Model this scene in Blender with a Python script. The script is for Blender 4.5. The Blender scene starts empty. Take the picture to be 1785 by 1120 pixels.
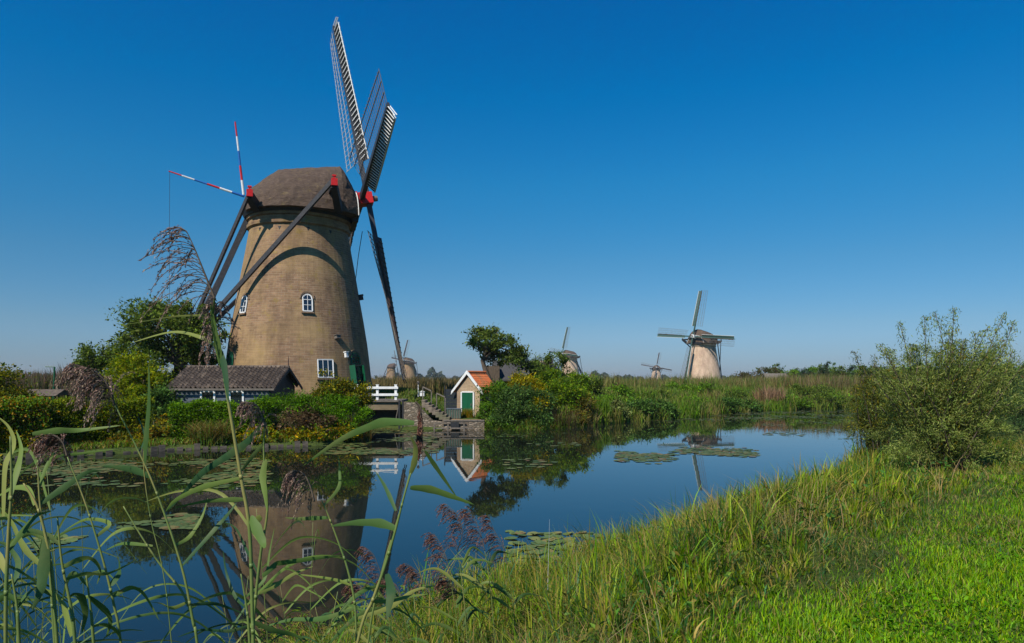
import bpy, math, random
import numpy as np
from mathutils import Vector, Matrix
random.seed(7)
RNG = np.random.default_rng(11)
scene = bpy.context.scene
COL = scene.collection
F = 1190.0; CXP = 892.5; HZ = 660.0; EYE = 3.4
def W(px, py, Y):
    "a point of the photograph at depth Y"
    return ((px-CXP)/F*Y, Y, EYE-(py-HZ)/F*Y)

# ------------------------------------------------------------------ helpers
ORI = {}
def tag(o, label=None, cat=None, group=None, kind=None):
    if label: o['label'] = label
    if cat: o['category'] = cat
    if group: o['group'] = group
    if kind: o['kind'] = kind
    return o
def empty(name, loc, label=None, cat=None, group=None, rz=0.0, world=True):
    o = bpy.data.objects.new(name, None); COL.objects.link(o)
    o.location = loc; o.rotation_euler = (0, 0, rz)
    o.empty_display_size = .3
    ORI[o] = Vector(loc) if world else Vector((0, 0, 0))
    return tag(o, label, cat, group)
def link(name, me, mats, parent=None):
    o = bpy.data.objects.new(name, me); COL.objects.link(o)
    if not isinstance(mats, (list, tuple)): mats = [mats]
    for m in mats: me.materials.append(m)
    if parent is not None:
        o.parent = parent
        ORI[o] = ORI.get(parent, Vector((0, 0, 0)))
    return o
def poly_mesh(name, V, Fc, origin=(0, 0, 0), mi=None, uv=None, smooth=False):
    me = bpy.data.meshes.new(name)
    ox, oy, oz = origin
    me.from_pydata([(v[0]-ox, v[1]-oy, v[2]-oz) for v in V], [], Fc)
    if mi is not None: me.polygons.foreach_set('material_index', mi)
    if smooth: me.polygons.foreach_set('use_smooth', [True]*len(Fc))
    if uv is not None:
        l = me.uv_layers.new(name='UVMap')
        l.data.foreach_set('uv', np.array(uv, dtype=np.float32).ravel())
    me.update()
    return me
class MB:
    def __init__(s): s.V = []; s.F = []; s.M = []; s.m = 0
    def add(s, V, Fc):
        n = len(s.V); s.V += [tuple(v) for v in V]
        for f in Fc: s.F.append([i+n for i in f]); s.M.append(s.m)
    def box(s, c, d, ax=None, rz=0.0):
        "centre, full sizes, optional 3 axis vectors"
        if ax is None:
            ax = ((math.cos(rz), math.sin(rz), 0), (-math.sin(rz), math.cos(rz), 0), (0, 0, 1))
        c = Vector(c); a = [Vector(v) for v in ax]
        V = []
        for k in (-1, 1):
            for j in (-1, 1):
                for i in (-1, 1):
                    V.append(c+a[0]*(i*d[0]/2)+a[1]*(j*d[1]/2)+a[2]*(k*d[2]/2))
        s.add(V, [(0, 2, 3, 1), (4, 5, 7, 6), (0, 1, 5, 4), (2, 6, 7, 3), (0, 4, 6, 2), (1, 3, 7, 5)])
    def bb(s, x0, x1, y0, y1, z0, z1): s.box(((x0+x1)/2, (y0+y1)/2, (z0+z1)/2), (x1-x0, y1-y0, z1-z0))
    def bar(s, p, q, w, h=None, w2=None, h2=None, up=(0, 0, 1)):
        "square bar from p to q, tapering"
        h = h or w; w2 = w if w2 is None else w2; h2 = h if h2 is None else h2
        p = Vector(p); q = Vector(q); d = (q-p).normalized(); u = Vector(up)
        if abs(d.dot(u)) > .98: u = Vector((1, 0, 0))
        x = d.cross(u).normalized(); y = x.cross(d).normalized()
        V = [p+x*(i*w/2)+y*(j*h/2) for i, j in ((-1, -1), (1, -1), (1, 1), (-1, 1))]
        V += [q+x*(i*w2/2)+y*(j*h2/2) for i, j in ((-1, -1), (1, -1), (1, 1), (-1, 1))]
        s.add(V, [(0, 3, 2, 1), (4, 5, 6, 7), (0, 1, 5, 4), (1, 2, 6, 5), (2, 3, 7, 6), (3, 0, 4, 7)])
    def tube(s, pts, rad, n=8, cap=True):
        pts = [Vector(p) for p in pts]; V = []; Fc = []
        u = None
        for i, p in enumerate(pts):
            d = (pts[min(i+1, len(pts)-1)]-pts[max(i-1, 0)]).normalized()
            if u is None:
                u = d.cross(Vector((0, 0, 1)) if abs(d.z) < .95 else Vector((1, 0, 0))).normalized()
            u = (u-d*u.dot(d)).normalized(); v = d.cross(u)
            r = rad[i] if hasattr(rad, '__len__') else rad
            for k in range(n):
                a = 2*math.pi*k/n
                V.append(p+u*(r*math.cos(a))+v*(r*math.sin(a)))
        for i in range(len(pts)-1):
            for k in range(n):
                a = i*n+k; b = i*n+(k+1) % n
                Fc.append((a, b, b+n, a+n))
        if cap:
            Fc.append(tuple(range(n))[::-1]); Fc.append(tuple(range((len(pts)-1)*n, len(pts)*n)))
        s.add(V, Fc)
    def prism(s, P, a, b):
        "polygon P (list of 3d points) extruded by vector from offset a to b"
        n = len(P); a = Vector(a); b = Vector(b)
        V = [Vector(p)+a for p in P]+[Vector(p)+b for p in P]
        s.add(V, [tuple(range(n)), tuple(range(n, 2*n))[::-1]]+[(i, i+n, (i+1) % n+n, (i+1) % n) for i in range(n)])
    def build(s, name, mats, parent=None, smooth=False, local=False):
        o = ORI.get(parent, (0, 0, 0)) if parent is not None else (0, 0, 0)
        me = poly_mesh(name, s.V, s.F, o if not local else (0, 0, 0), s.M, smooth=smooth)
        return link(name, me, mats, parent)

# ------------------------------------------------------------------ materials
def mat(name, rough=.85):
    m = bpy.data.materials.new(name); m.use_nodes = True
    nt = m.node_tree; b = nt.nodes['Principled BSDF']
    b.inputs['Roughness'].default_value = rough
    b.inputs['Specular IOR Level'].default_value = .3
    return m, nt, b
def N(nt, t, **k):
    n = nt.nodes.new(t)
    for a, v in k.items():
        if a in n.inputs: n.inputs[a].default_value = v
        else: setattr(n, a, v)
    return n
def ramp(nt, src, stops):
    r = nt.nodes.new('ShaderNodeValToRGB'); e = r.color_ramp.elements
    while len(e) < len(stops): e.new(.5)
    for i, (p, c) in enumerate(stops): e[i].position = p; e[i].color = (*c, 1)
    nt.links.new(src, r.inputs[0]); return r.outputs[0]
def mix(nt, f, a, b, mode='MIX'):
    m = nt.nodes.new('ShaderNodeMix'); m.data_type = 'RGBA'; m.blend_type = mode
    for i, v in ((0, f), (6, a), (7, b)):
        if hasattr(v, 'links') or hasattr(v, 'is_linked'): nt.links.new(v, m.inputs[i])
        elif i == 0: m.inputs[0].default_value = v
        else: m.inputs[i].default_value = (*v, 1)
    return m.outputs[2]
def noise(nt, vec, scale, detail=5, rough=.6, mp=None):
    n = N(nt, 'ShaderNodeTexNoise', Scale=scale, Detail=detail, Roughness=rough)
    if mp is not None:
        m = N(nt, 'ShaderNodeMapping'); m.inputs['Scale'].default_value = mp
        nt.links.new(vec, m.inputs[0]); vec = m.outputs[0]
    nt.links.new(vec, n.inputs['Vector']); return n.outputs['Fac']
def bump(nt, b, h, strength=.5, dist=.02):
    n = N(nt, 'ShaderNodeBump', Strength=strength, Distance=dist)
    nt.links.new(h, n.inputs['Height']); nt.links.new(n.outputs[0], b.inputs['Normal'])
def basic(name, c1, c2=None, scale=6, rough=.8, stretch=(1, 1, 1), bmp=.25, dist=.01, grime=None):
    m, nt, b = mat(name, rough)
    tc = N(nt, 'ShaderNodeTexCoord').outputs['Object']
    c2 = c2 or tuple(x*.65 for x in c1)
    f = noise(nt, tc, scale, mp=stretch)
    c = ramp(nt, f, [(.3, c2), (.7, c1)])
    if grime:
        g = noise(nt, tc, scale*.25, 6)
        g2 = ramp(nt, g, [(.5, (0, 0, 0)), (.68, (1, 1, 1))])
        c = mix(nt, g2, c, grime)
    nt.links.new(c, b.inputs['Base Color'])
    if bmp: bump(nt, b, f, bmp, dist)
    return m
def leafmat(name, transl=.35, rough=.6, spec=.16, sat=1.15):
    m, nt, b = mat(name, rough)
    b.inputs['Specular IOR Level'].default_value = spec
    at = N(nt, 'ShaderNodeAttribute', attribute_name='tint')
    sa = N(nt, 'ShaderNodeHueSaturation', Saturation=sat, Value=1.06)
    nt.links.new(at.outputs['Color'], sa.inputs['Color']); nt.links.new(sa.outputs[0], b.inputs['Base Color'])
    t = N(nt, 'ShaderNodeBsdfTranslucent')
    hs = N(nt, 'ShaderNodeHueSaturation', Hue=.49, Saturation=1.2, Value=1.35)
    nt.links.new(at.outputs['Color'], hs.inputs['Color']); nt.links.new(hs.outputs[0], t.inputs['Color'])
    mx = N(nt, 'ShaderNodeMixShader'); mx.inputs[0].default_value = transl
    nt.links.new(b.outputs[0], mx.inputs[1]); nt.links.new(t.outputs[0], mx.inputs[2])
    nt.links.new(mx.outputs[0], nt.nodes['Material Output'].inputs['Surface'])
    return m
LEAF = leafmat('leaf'); GRASS = leafmat('grass_blade', .3, .55, .25); PLUME = leafmat('reed_plume', .25, .8, .1, 1.0)

def brickmat(name, c1, c2, mortar, moss, rows=.11, width=.3, patch=(.20, .155, .05)):
    m, nt, b = mat(name, .9)
    uv = N(nt, 'ShaderNodeTexCoord').outputs['UV']
    ob = N(nt, 'ShaderNodeTexCoord').outputs['Object']
    bt = N(nt, 'ShaderNodeTexBrick', Scale=1.0)
    bt.inputs['Brick Width'].default_value = width; bt.inputs['Row Height'].default_value = rows
    bt.inputs['Mortar Size'].default_value = .014; bt.inputs['Mortar Smooth'].default_value = .3
    bt.inputs['Color1'].default_value = (*c1, 1); bt.inputs['Color2'].default_value = (*c2, 1)
    bt.inputs['Mortar'].default_value = (*mortar, 1)
    # courses are never quite level
    wv = noise(nt, ob, 1.2, 3)
    ad = N(nt, 'ShaderNodeVectorMath', operation='ADD'); sc_ = N(nt, 'ShaderNodeCombineXYZ')
    ml = N(nt, 'ShaderNodeMath', operation='MULTIPLY'); ml.inputs[1].default_value = .12
    nt.links.new(wv, ml.inputs[0]); nt.links.new(ml.outputs[0], sc_.inputs['Y'])
    nt.links.new(uv, ad.inputs[0]); nt.links.new(sc_.outputs[0], ad.inputs[1])
    nt.links.new(ad.outputs[0], bt.inputs['Vector'])
    c = bt.outputs['Color']
    st = noise(nt, uv, 1.0, 6, .7, (1.2, 9, 1))
    c = mix(nt, ramp(nt, st, [(.35, (.0, .0, .0)), (.72, (.62, .62, .62))]), c, tuple(x*.45 for x in c2))
    pn = noise(nt, ob, .38, 7, .65)
    c = mix(nt, ramp(nt, pn, [(.42, (0, 0, 0)), (.62, (.75, .75, .75))]), c, patch)
    mn = noise(nt, ob, 1.6, 8, .75)
    c = mix(nt, ramp(nt, mn, [(.56, (0, 0, 0)), (.66, (.8, .8, .8))]), c, moss)
    dn = noise(nt, ob, .8, 6, .7, (1, 1, .35))
    c = mix(nt, ramp(nt, dn, [(.35, (.75, .72, .7)), (.7, (1.12, 1.1, 1.06))]), c, (1, 1, 1)) if False else mix(nt, 1.0, c, ramp(nt, dn, [(.30, (.48, .46, .46)), (.52, (.85, .84, .83)), (.66, (1.0, 1.0, 1.0))]), 'MULTIPLY')
    nt.links.new(c, b.inputs['Base Color'])
    hh = mix(nt, .5, bt.outputs['Fac'], st)
    bump(nt, b, hh, .8, -.02)
    return m

M = {}
M['brick'] = brickmat('weathered_brick', (.41, .25, .145), (.26, .155, .092), (.42, .32, .21), (.33, .23, .06), rows=.165, width=.42, patch=(.37, .25, .115))
M['brick_pale'] = brickmat('pale_brick', (.72, .50, .36), (.60, .40, .29), (.7, .56, .42), (.58, .45, .27), patch=(.64, .48, .33))
M['brick_hut'] = brickmat('hut_brick', (.60, .39, .23), (.45, .28, .16), (.60, .50, .37), (.50, .38, .21), rows=.065, width=.2, patch=(.54, .40, .24))
M['thatch'] = basic('thatch', (.15, .115, .088), (.06, .046, .038), 5, .95, (1, 1, 3), .9, .06, grime=(.10, .085, .045))
m, nt, b = mat('cap_thatch', .95)
ob = N(nt, 'ShaderNodeTexCoord').outputs['Object']
cc = ramp(nt, noise(nt, ob, 6, 6, .75, (.6, .6, 3.5)), [(.3, (.04, .026, .02)), (.52, (.10, .068, .05)), (.75, (.19, .14, .105))])
cc = mix(nt, ramp(nt, noise(nt, ob, .9, 5, .7), [(.45, (0, 0, 0)), (.65, (.7, .7, .7))]), cc, (.085, .06, .045))
cc = mix(nt, ramp(nt, noise(nt, ob, 1.7, 7, .75), [(.56, (0, 0, 0)), (.66, (.6, .6, .6))]), cc, (.17, .125, .055))
nt.links.new(cc, b.inputs['Base Color']); bump(nt, b, noise(nt, ob, 6, 6, .75, (.6, .6, 3.5)), 1, .08); M['cap_thatch'] = m
M['dark_wood'] = basic('dark_tarred_wood', (.028, .030, .034), (.014, .015, .017), 8, .6, (1, 1, 6))
M['beam'] = basic('grey_black_beam', (.05, .05, .055), (.025, .025, .03), 6, .6)
M['stock'] = basic('stock_grey', (.055, .06, .07), (.03, .032, .04), 5, .45)
M['green_stock'] = basic('green_stock', (.05, .10, .085), (.03, .06, .05), 5, .5)
M['slat'] = basic('slat_white', (.50, .51, .52), (.28, .29, .31), 8, .6)
M['cloth'] = basic('sail_cloth', (.10, .055, .045), (.035, .022, .02), 3, .9)
M['red'] = basic('red_paint', (.62, .02, .018), (.45, .015, .015), 8, .4)
M['blue'] = basic('blue_paint', (.02, .14, .45), (.015, .10, .36), 8, .4)
M['white'] = basic('white_paint', (.80, .80, .78), (.62, .62, .60), 9, .5)
M['green'] = basic('green_paint', (.005, .10, .042), (.004, .065, .028), 3, .45, (4, 4, .3))
M['sage'] = basic('sage_paint', (.07, .12, .09), (.04, .07, .055), 5)
M['orange_tile'] = basic('orange_tile', (.70, .19, .05), (.45, .11, .04), 9, .8, grime=(.34, .15, .07))
M['dark_tile'] = basic('dark_tile', (.15, .115, .09), (.04, .03, .025), 7, .85, grime=(.23, .175, .13))
M['stone'] = basic('stone', (.27, .215, .16), (.10, .08, .06), 3.2, .9, bmp=.8, dist=.05, grime=(.11, .12, .06))
m, nt, b = mat('rubble_stone', .92)
ob = N(nt, 'ShaderNodeTexCoord').outputs['Object']
vo = N(nt, 'ShaderNodeTexVoronoi', Scale=4.2); vo.feature = 'DISTANCE_TO_EDGE'; v2 = N(nt, 'ShaderNodeTexVoronoi', Scale=4.2)
mpn = N(nt, 'ShaderNodeMapping'); mpn.inputs['Scale'].default_value = (1, 1, 1.7); nt.links.new(ob, mpn.inputs[0])
nt.links.new(mpn.outputs[0], vo.inputs['Vector']); nt.links.new(mpn.outputs[0], v2.inputs['Vector'])
cc = ramp(nt, v2.outputs['Color'], [(.2, (.14, .105, .075)), (.5, (.23, .175, .125)), (.8, (.32, .26, .20))])
cc = mix(nt, ramp(nt, noise(nt, ob, 5, 7, .7), [(.45, (0, 0, 0)), (.65, (.85, .85, .85))]), cc, (.11, .10, .07))
cc = mix(nt, ramp(nt, vo.outputs['Distance'], [(.02, (1, 1, 1)), (.09, (0, 0, 0))]), cc, (.09, .075, .055))
nt.links.new(cc, b.inputs['Base Color']); bump(nt, b, vo.outputs['Distance'], .9, .08); M['rubble'] = m
M['sill'] = basic('brick_sill', (.24, .16, .10), (.13, .09, .06), 6)
M['slate'] = basic('slate_roof', (.075, .072, .07), (.035, .034, .035), 8, .8, (1, 1, 3))
M['concrete'] = basic('concrete_brown', (.22, .17, .105), (.12, .095, .06), 2, .9, (1, 1, 3), grime=(.10, .10, .05))
M['bark'] = basic('bark', (.14, .105, .075), (.05, .04, .03), 9, .95, (1, 1, .3), .8, .02)
M['weathered'] = basic('weathered_wood', (.20, .17, .14), (.08, .07, .06), 6, .9, (1, 1, 4))
M['old_plank'] = basic('old_plank', (.15, .125, .10), (.05, .042, .035), 5, .95, (1, 1, 4), .5, .02)
M['black_board'] = basic('black_board', (.024, .032, .040), (.014, .018, .022), 4, .6, (1, 1, 8))
M['grey_board'] = basic('grey_blue_board', (.12, .145, .17), (.06, .075, .09), 3, .7, (1, 1, 8))
M['lamp_white'] = basic('lamp_white', (.8, .8, .78))
M['core'] = basic('hedge_inner_shade', (.03, .035, .016), (.014, .018, .008), 3, 1)  # dark tone that stands for the shade inside the hedges
m, nt, b = mat('window_glass', .06); b.inputs['Base Color'].default_value = (.012, .018, .026, 1); b.inputs['Specular IOR Level'].default_value = .9
n = noise(nt, N(nt, 'ShaderNodeTexCoord').outputs['Object'], 1.5, 2); bump(nt, b, n, .12, .02); M['glass'] = m

# ground
m, nt, b = mat('ground_soil', 1); b.inputs['Specular IOR Level'].default_value = .03
ob = N(nt, 'ShaderNodeTexCoord').outputs['Object']
c = ramp(nt, noise(nt, ob, .9, 8, .7), [(.3, (.035, .05, .014)), (.55, (.07, .095, .025)), (.75, (.10, .085, .04))])
c = mix(nt, ramp(nt, noise(nt, ob, 14, 5, .7), [(.4, (0, 0, 0)), (.7, (.7, .7, .7))]), c, (.03, .055, .012))
nt.links.new(c, b.inputs['Base Color']); bump(nt, b, noise(nt, ob, 10, 6, .7), .8, .06); M['ground'] = m
# water
m, nt, b = mat('water', .02)
b.inputs['Base Color'].default_value = (.009, .012, .009, 1)
b.inputs['IOR'].default_value = 1.5; b.inputs['Specular IOR Level'].default_value = .5
ob = N(nt, 'ShaderNodeTexCoord').outputs['Object']
h1 = noise(nt, ob, 1.1, 3, .5, (1, 1.0, 1)); h2 = noise(nt, ob, .16, 2, .5)
big = ramp(nt, h2, [(.45, (.1, .1, .1)), (.7, (1, 1, 1))])
hm = mix(nt, 1.0, h1, big, 'MULTIPLY')
bump(nt, b, hm, .06, .06); M['water'] = m

# ------------------------------------------------------------------ numpy scatter meshes
def quads_mesh(name, V, nper, faces, tint, mats, parent=None, smooth=False, label=None, normals=None):
    "V (n, nper, 3); faces local index list; tint (n,3) or (n,nper,3)"
    n = V.shape[0]
    org = np.array(ORI.get(parent, (0, 0, 0))) if parent is not None else np.zeros(3)
    co = (V-org).reshape(-1, 3).astype(np.float32)
    faces = np.array(faces, dtype=np.int32); k = faces.shape[1]
    idx = (np.arange(n, dtype=np.int32)[:, None, None]*nper+faces[None]).reshape(-1)
    me = bpy.data.meshes.new(name)
    me.vertices.add(len(co)); me.vertices.foreach_set('co', co.ravel())
    me.loops.add(len(idx)); me.loops.foreach_set('vertex_index', idx)
    npoly = len(idx)//k
    me.polygons.add(npoly); me.polygons.foreach_set('loop_start', np.arange(npoly, dtype=np.int32)*k)
    if smooth: me.polygons.foreach_set('use_smooth', np.ones(npoly, dtype=bool))
    me.update(calc_edges=True)
    a = me.color_attributes.new('tint', 'FLOAT_COLOR', 'POINT')
    t = np.ones((n, nper, 4), dtype=np.float32)
    t[..., :3] = tint[:, None, :] if tint.ndim == 2 else tint
    a.data.foreach_set('color', t.ravel())
    return link(name, me, mats, parent)
def unit(v): return v/np.maximum(np.linalg.norm(v, axis=-1, keepdims=True), 1e-9)
def palette(n, cols, jit=.25, weights=None):
    cols = np.array(cols); i = RNG.choice(len(cols), n, p=weights)
    c = cols[i]*(1+RNG.uniform(-jit, jit, (n, 1)))*(1+RNG.uniform(-.08, .08, (n, 3)))
    return np.clip(c, .002, 1)
def leaves(name, P, length, width, cols, parent=None, droop=0.0, up=.5, jit=.3, mats=None, tint=None, dirs=None, weights=None):
    n = len(P)
    d = unit(RNG.normal(size=(n, 3))*(1, 1, .7)+(0, 0, -droop)) if dirs is None else unit(dirs)
    nn = unit(RNG.normal(size=(n, 3))+(0, 0, up*2))
    s = unit(np.cross(d, nn)); nn = np.cross(s, d)
    L = (length*RNG.uniform(.65, 1.3, n))[:, None]; Wd = (width*RNG.uniform(.7, 1.25, n))[:, None]
    base = P-d*L*.5; tip = P+d*L*.5-nn*L*.12; m1 = P+s*Wd*.5+nn*Wd*.15; m2 = P-s*Wd*.5+nn*Wd*.15
    V = np.stack([base, m1, tip, m2], 1)
    t = palette(n, cols, jit, weights) if tint is None else tint
    return quads_mesh(name, V, 4, [(0, 1, 2), (0, 2, 3)], t, mats or LEAF, parent)
def blades(name, P, h, w, lean, cols, parent=None, seg=3, tipcol=None, tipf=None, curl=1.0, mats=None, jit=.25, azim=None, weights=None, idx=None):
    "upright grass blades: P (n,3), heights, widths, lean = horizontal travel / height"
    n = len(P); h = np.broadcast_to(h, n).astype(float); w = np.broadcast_to(w, n).astype(float); lean = np.broadcast_to(lean, n)
    az = RNG.uniform(0, 2*np.pi, n) if azim is None else azim
    d = np.stack([np.cos(az), np.sin(az), np.zeros(n)], 1)
    fa = az+np.pi/2+RNG.normal(0, .6, n)
    s = np.stack([np.cos(fa), np.sin(fa), np.zeros(n)], 1)
    V = np.zeros((n, 2*seg+1, 3)); T = np.zeros((n, 2*seg+1, 3))
    c0 = palette(n, cols, jit, weights) if idx is None else np.clip(np.array(cols)[idx]*RNG.uniform(.6, 1.4, (n, 1)), .003, 1); ct = c0.copy()
    if tipcol is not None:
        msk = RNG.uniform(size=n) < (tipf or .3); ct[msk] = np.array(tipcol)*RNG.uniform(.7, 1.2, (msk.sum(), 1))
    for k in range(seg+1):
        f = k/seg
        ho = lean*h*(f**(1+curl)); ve = h*f*(1-.35*np.minimum(lean, 1.2)*f**2*.8)
        c = P+d*ho[:, None]; c[:, 2] += ve
        ww = (w*(1-.75*f**1.6)*.5)[:, None]
        col = c0*(1-f)+ct*f
        if k < seg: V[:, 2*k] = c-s*ww; V[:, 2*k+1] = c+s*ww; T[:, 2*k] = T[:, 2*k+1] = col
        else: V[:, 2*k] = c; T[:, 2*k] = col
    f4 = []
    for k in range(seg-1): f4 += [(2*k, 2*k+1, 2*k+3), (2*k, 2*k+3, 2*k+2)]
    f4.append((2*seg-2, 2*seg-1, 2*seg))
    return quads_mesh(name, V, 2*seg+1, f4, T, mats or GRASS, parent)

# ------------------------------------------------------------------ terrain
NEAR = [(-400, -60), (-60, -8), (-25, 1), (-12, 3.2), (-6, 4.8), (-3.2, 6.9), (-1.1, 8.9), (1.0, 10.8), (3.5, 13.8), (7.0, 17.8), (10.8, 22.4), (14.5, 28), (19, 36), (25, 47), (33, 60), (45, 69.5), (70, 71), (420, 75)]
FARS = [(420, 84), (90, 81), (60, 79.5), (36, 77.5), (28, 74), (22.5, 69), (15.5, 60), (8.6, 54), (4.4, 48.2), (1.4, 45.5), (-1.85, 46.0), (-4.5, 46.0), (-7.3, 45.8), (-7.6, 47.0), (-9.9, 47.0), (-9.6, 42.5), (-8.0, 37.0), (-9.5, 34.8), (-16, 32.6), (-21, 28.8), (-30, 26.5), (-60, 21), (-400, 10)]
POLY = np.array(NEAR+FARS, float); NN = len(NEAR)
def sdist(x, y):
    "signed distance to the water's edge, positive on land; near-side flag"
    x = np.asarray(x, float).ravel(); y = np.asarray(y, float).ravel()
    best = np.full(x.shape, 1e18); near = np.zeros(x.shape, bool); ins = np.zeros(x.shape, bool)
    n = len(POLY)
    for i in range(n):
        a = POLY[i]; b = POLY[(i+1) % n]; d = b-a; L = (d**2).sum()
        if i not in (NN-1, n-1):
            t = np.clip(((x-a[0])*d[0]+(y-a[1])*d[1])/L, 0, 1)
            q = (x-a[0]-t*d[0])**2+(y-a[1]-t*d[1])**2
            k = q < best; best[k] = q[k]; near[k] = i < NN-1
        c = ((a[1] > y) != (b[1] > y))
        xi = a[0]+(y-a[1])/(b[1]-a[1]+1e-12)*(b[0]-a[0])
        ins ^= c & (x < xi)
    return np.sqrt(best)*np.where(ins, -1, 1), near
def sm(v, a, b): t = np.clip((v-a)/(b-a), 0, 1); return t*t*(3-2*t)
MC = (-15.5, 50.0)      # big mill
def height(x, y):
    x = np.asarray(x, float).ravel(); y = np.asarray(y, float).ravel()
    d, near = sdist(x, y)
    w = 4.2+3.2*(1-sm(x, -1.5, 3))+7.5*sm(y, 9, 17)
    zn = .12+1.68*sm(d, 0, w)
    zf = .22+1.15*sm(d, 1, 8)
    r = np.hypot(x-MC[0], y-MC[1])
    zf = zf+1.3*(1-sm(r, 6.5, 15))*sm(d, .2, 2.2)
    hut = (1-sm(np.hypot(x+3.2, (y-48.6)), 1.6, 3.4))
    zf = zf*(1-hut)+.62*hut
    z = np.where(near, zn, zf)
    z = z+.05*np.sin(x*1.3+y*.7)*np.cos(y*1.1-x*.4)*np.where(near, sm(d, 1, 3)*.7, 1)
    zw = -.05+d*.5
    return np.where(d < 0, np.maximum(zw, -1.5), z)
def axis(parts):
    out = []
    for a, b, s in parts: out += list(np.arange(a, b, s))
    return np.array(out+[parts[-1][1]])
xs = axis([(-4000, -600, 340), (-600, -100, 25), (-100, -30, 2), (-30, -8, .5), (-8, 24, .25), (24, 60, .6), (60, 120, 3), (120, 600, 30), (600, 4000, 340)])
ys = axis([(-300, -20, 20), (-20, 0, 1), (0, 30, .25), (30, 60, .4), (60, 90, .6), (90, 150, 4), (150, 700, 25), (700, 5000, 300)])
X, Yg = np.meshgrid(xs, ys); Z = height(X, Yg).reshape(X.shape)
nx, ny = len(xs), len(ys)
V = np.stack([X, Yg, Z], -1).reshape(-1, 3).astype(np.float32)
i0 = (np.arange(ny-1)[:, None]*nx+np.arange(nx-1)[None]).ravel()
idx = np.stack([i0, i0+1, i0+nx+1, i0+nx], 1).astype(np.int32)
me = bpy.data.meshes.new('ground'); me.vertices.add(len(V)); me.vertices.foreach_set('co', V.ravel())
me.loops.add(idx.size); me.loops.foreach_set('vertex_index', idx.ravel())
me.polygons.add(len(idx)); me.polygons.foreach_set('loop_start', np.arange(len(idx), dtype=np.int32)*4)
me.polygons.foreach_set('use_smooth', np.ones(len(idx), bool)); me.update(calc_edges=True)
tag(link('ground', me, M['ground']), kind='structure')
me = poly_mesh('water', [(-420, -80, 0), (430, -80, 0), (430, 130, 0), (-420, 130, 0)], [(0, 1, 2, 3)])
tag(link('water', me, M['water']), kind='structure')
def gz(x, y): return float(height([x], [y])[0])
def onground(P): P = np.array(P, float); return np.column_stack([P[:, 0], P[:, 1], height(P[:, 0], P[:, 1])])
#==PART2==
# ------------------------------------------------------------------ windmills (local x = shaft, -y = viewer's side for the big mill)
PROF = [(-.6, 5.36), (0, 5.28), (.7, 5.16), (2.0, 5.02), (3.4, 4.85), (5.1, 4.58), (6.8, 4.28), (8.45, 4.0), (10, 3.72), (11.5, 3.47)]
def rad_at(z):
    for (a, ra), (b2, rb) in zip(PROF, PROF[1:]):
        if a <= z <= b2: return ra+(rb-ra)*(z-a)/(b2-a)
    return PROF[-1][1]
def lathe(prof, n=72, zsub=.5):
    P = []
    for (a, ra), (b2, rb) in zip(prof, prof[1:]):
        k = max(1, int(math.hypot(b2-a, rb-ra)/zsub))
        for i in range(k): P.append((a+(b2-a)*i/k, ra+(rb-ra)*i/k))
    P.append(prof[-1])
    V = []; Fc = []; UV = []
    s = [0]
    for (a, ra), (b2, rb) in zip(P, P[1:]): s.append(s[-1]+math.hypot(b2-a, rb-ra))
    for z, r in P:
        for k in range(n): V.append((r*math.cos(2*math.pi*k/n), r*math.sin(2*math.pi*k/n), z))
    rm = 4.4
    for i in range(len(P)-1):
        for k in range(n):
            a = i*n+k; c = i*n+(k+1) % n
            Fc.append((a, c, c+n, a+n))
            u0 = 2*math.pi*rm*k/n; u1 = 2*math.pi*rm*(k+1)/n
            UV += [(u0, s[i]), (u1, s[i]), (u1, s[i+1]), (u0, s[i+1])]
    return V, Fc, UV
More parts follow.
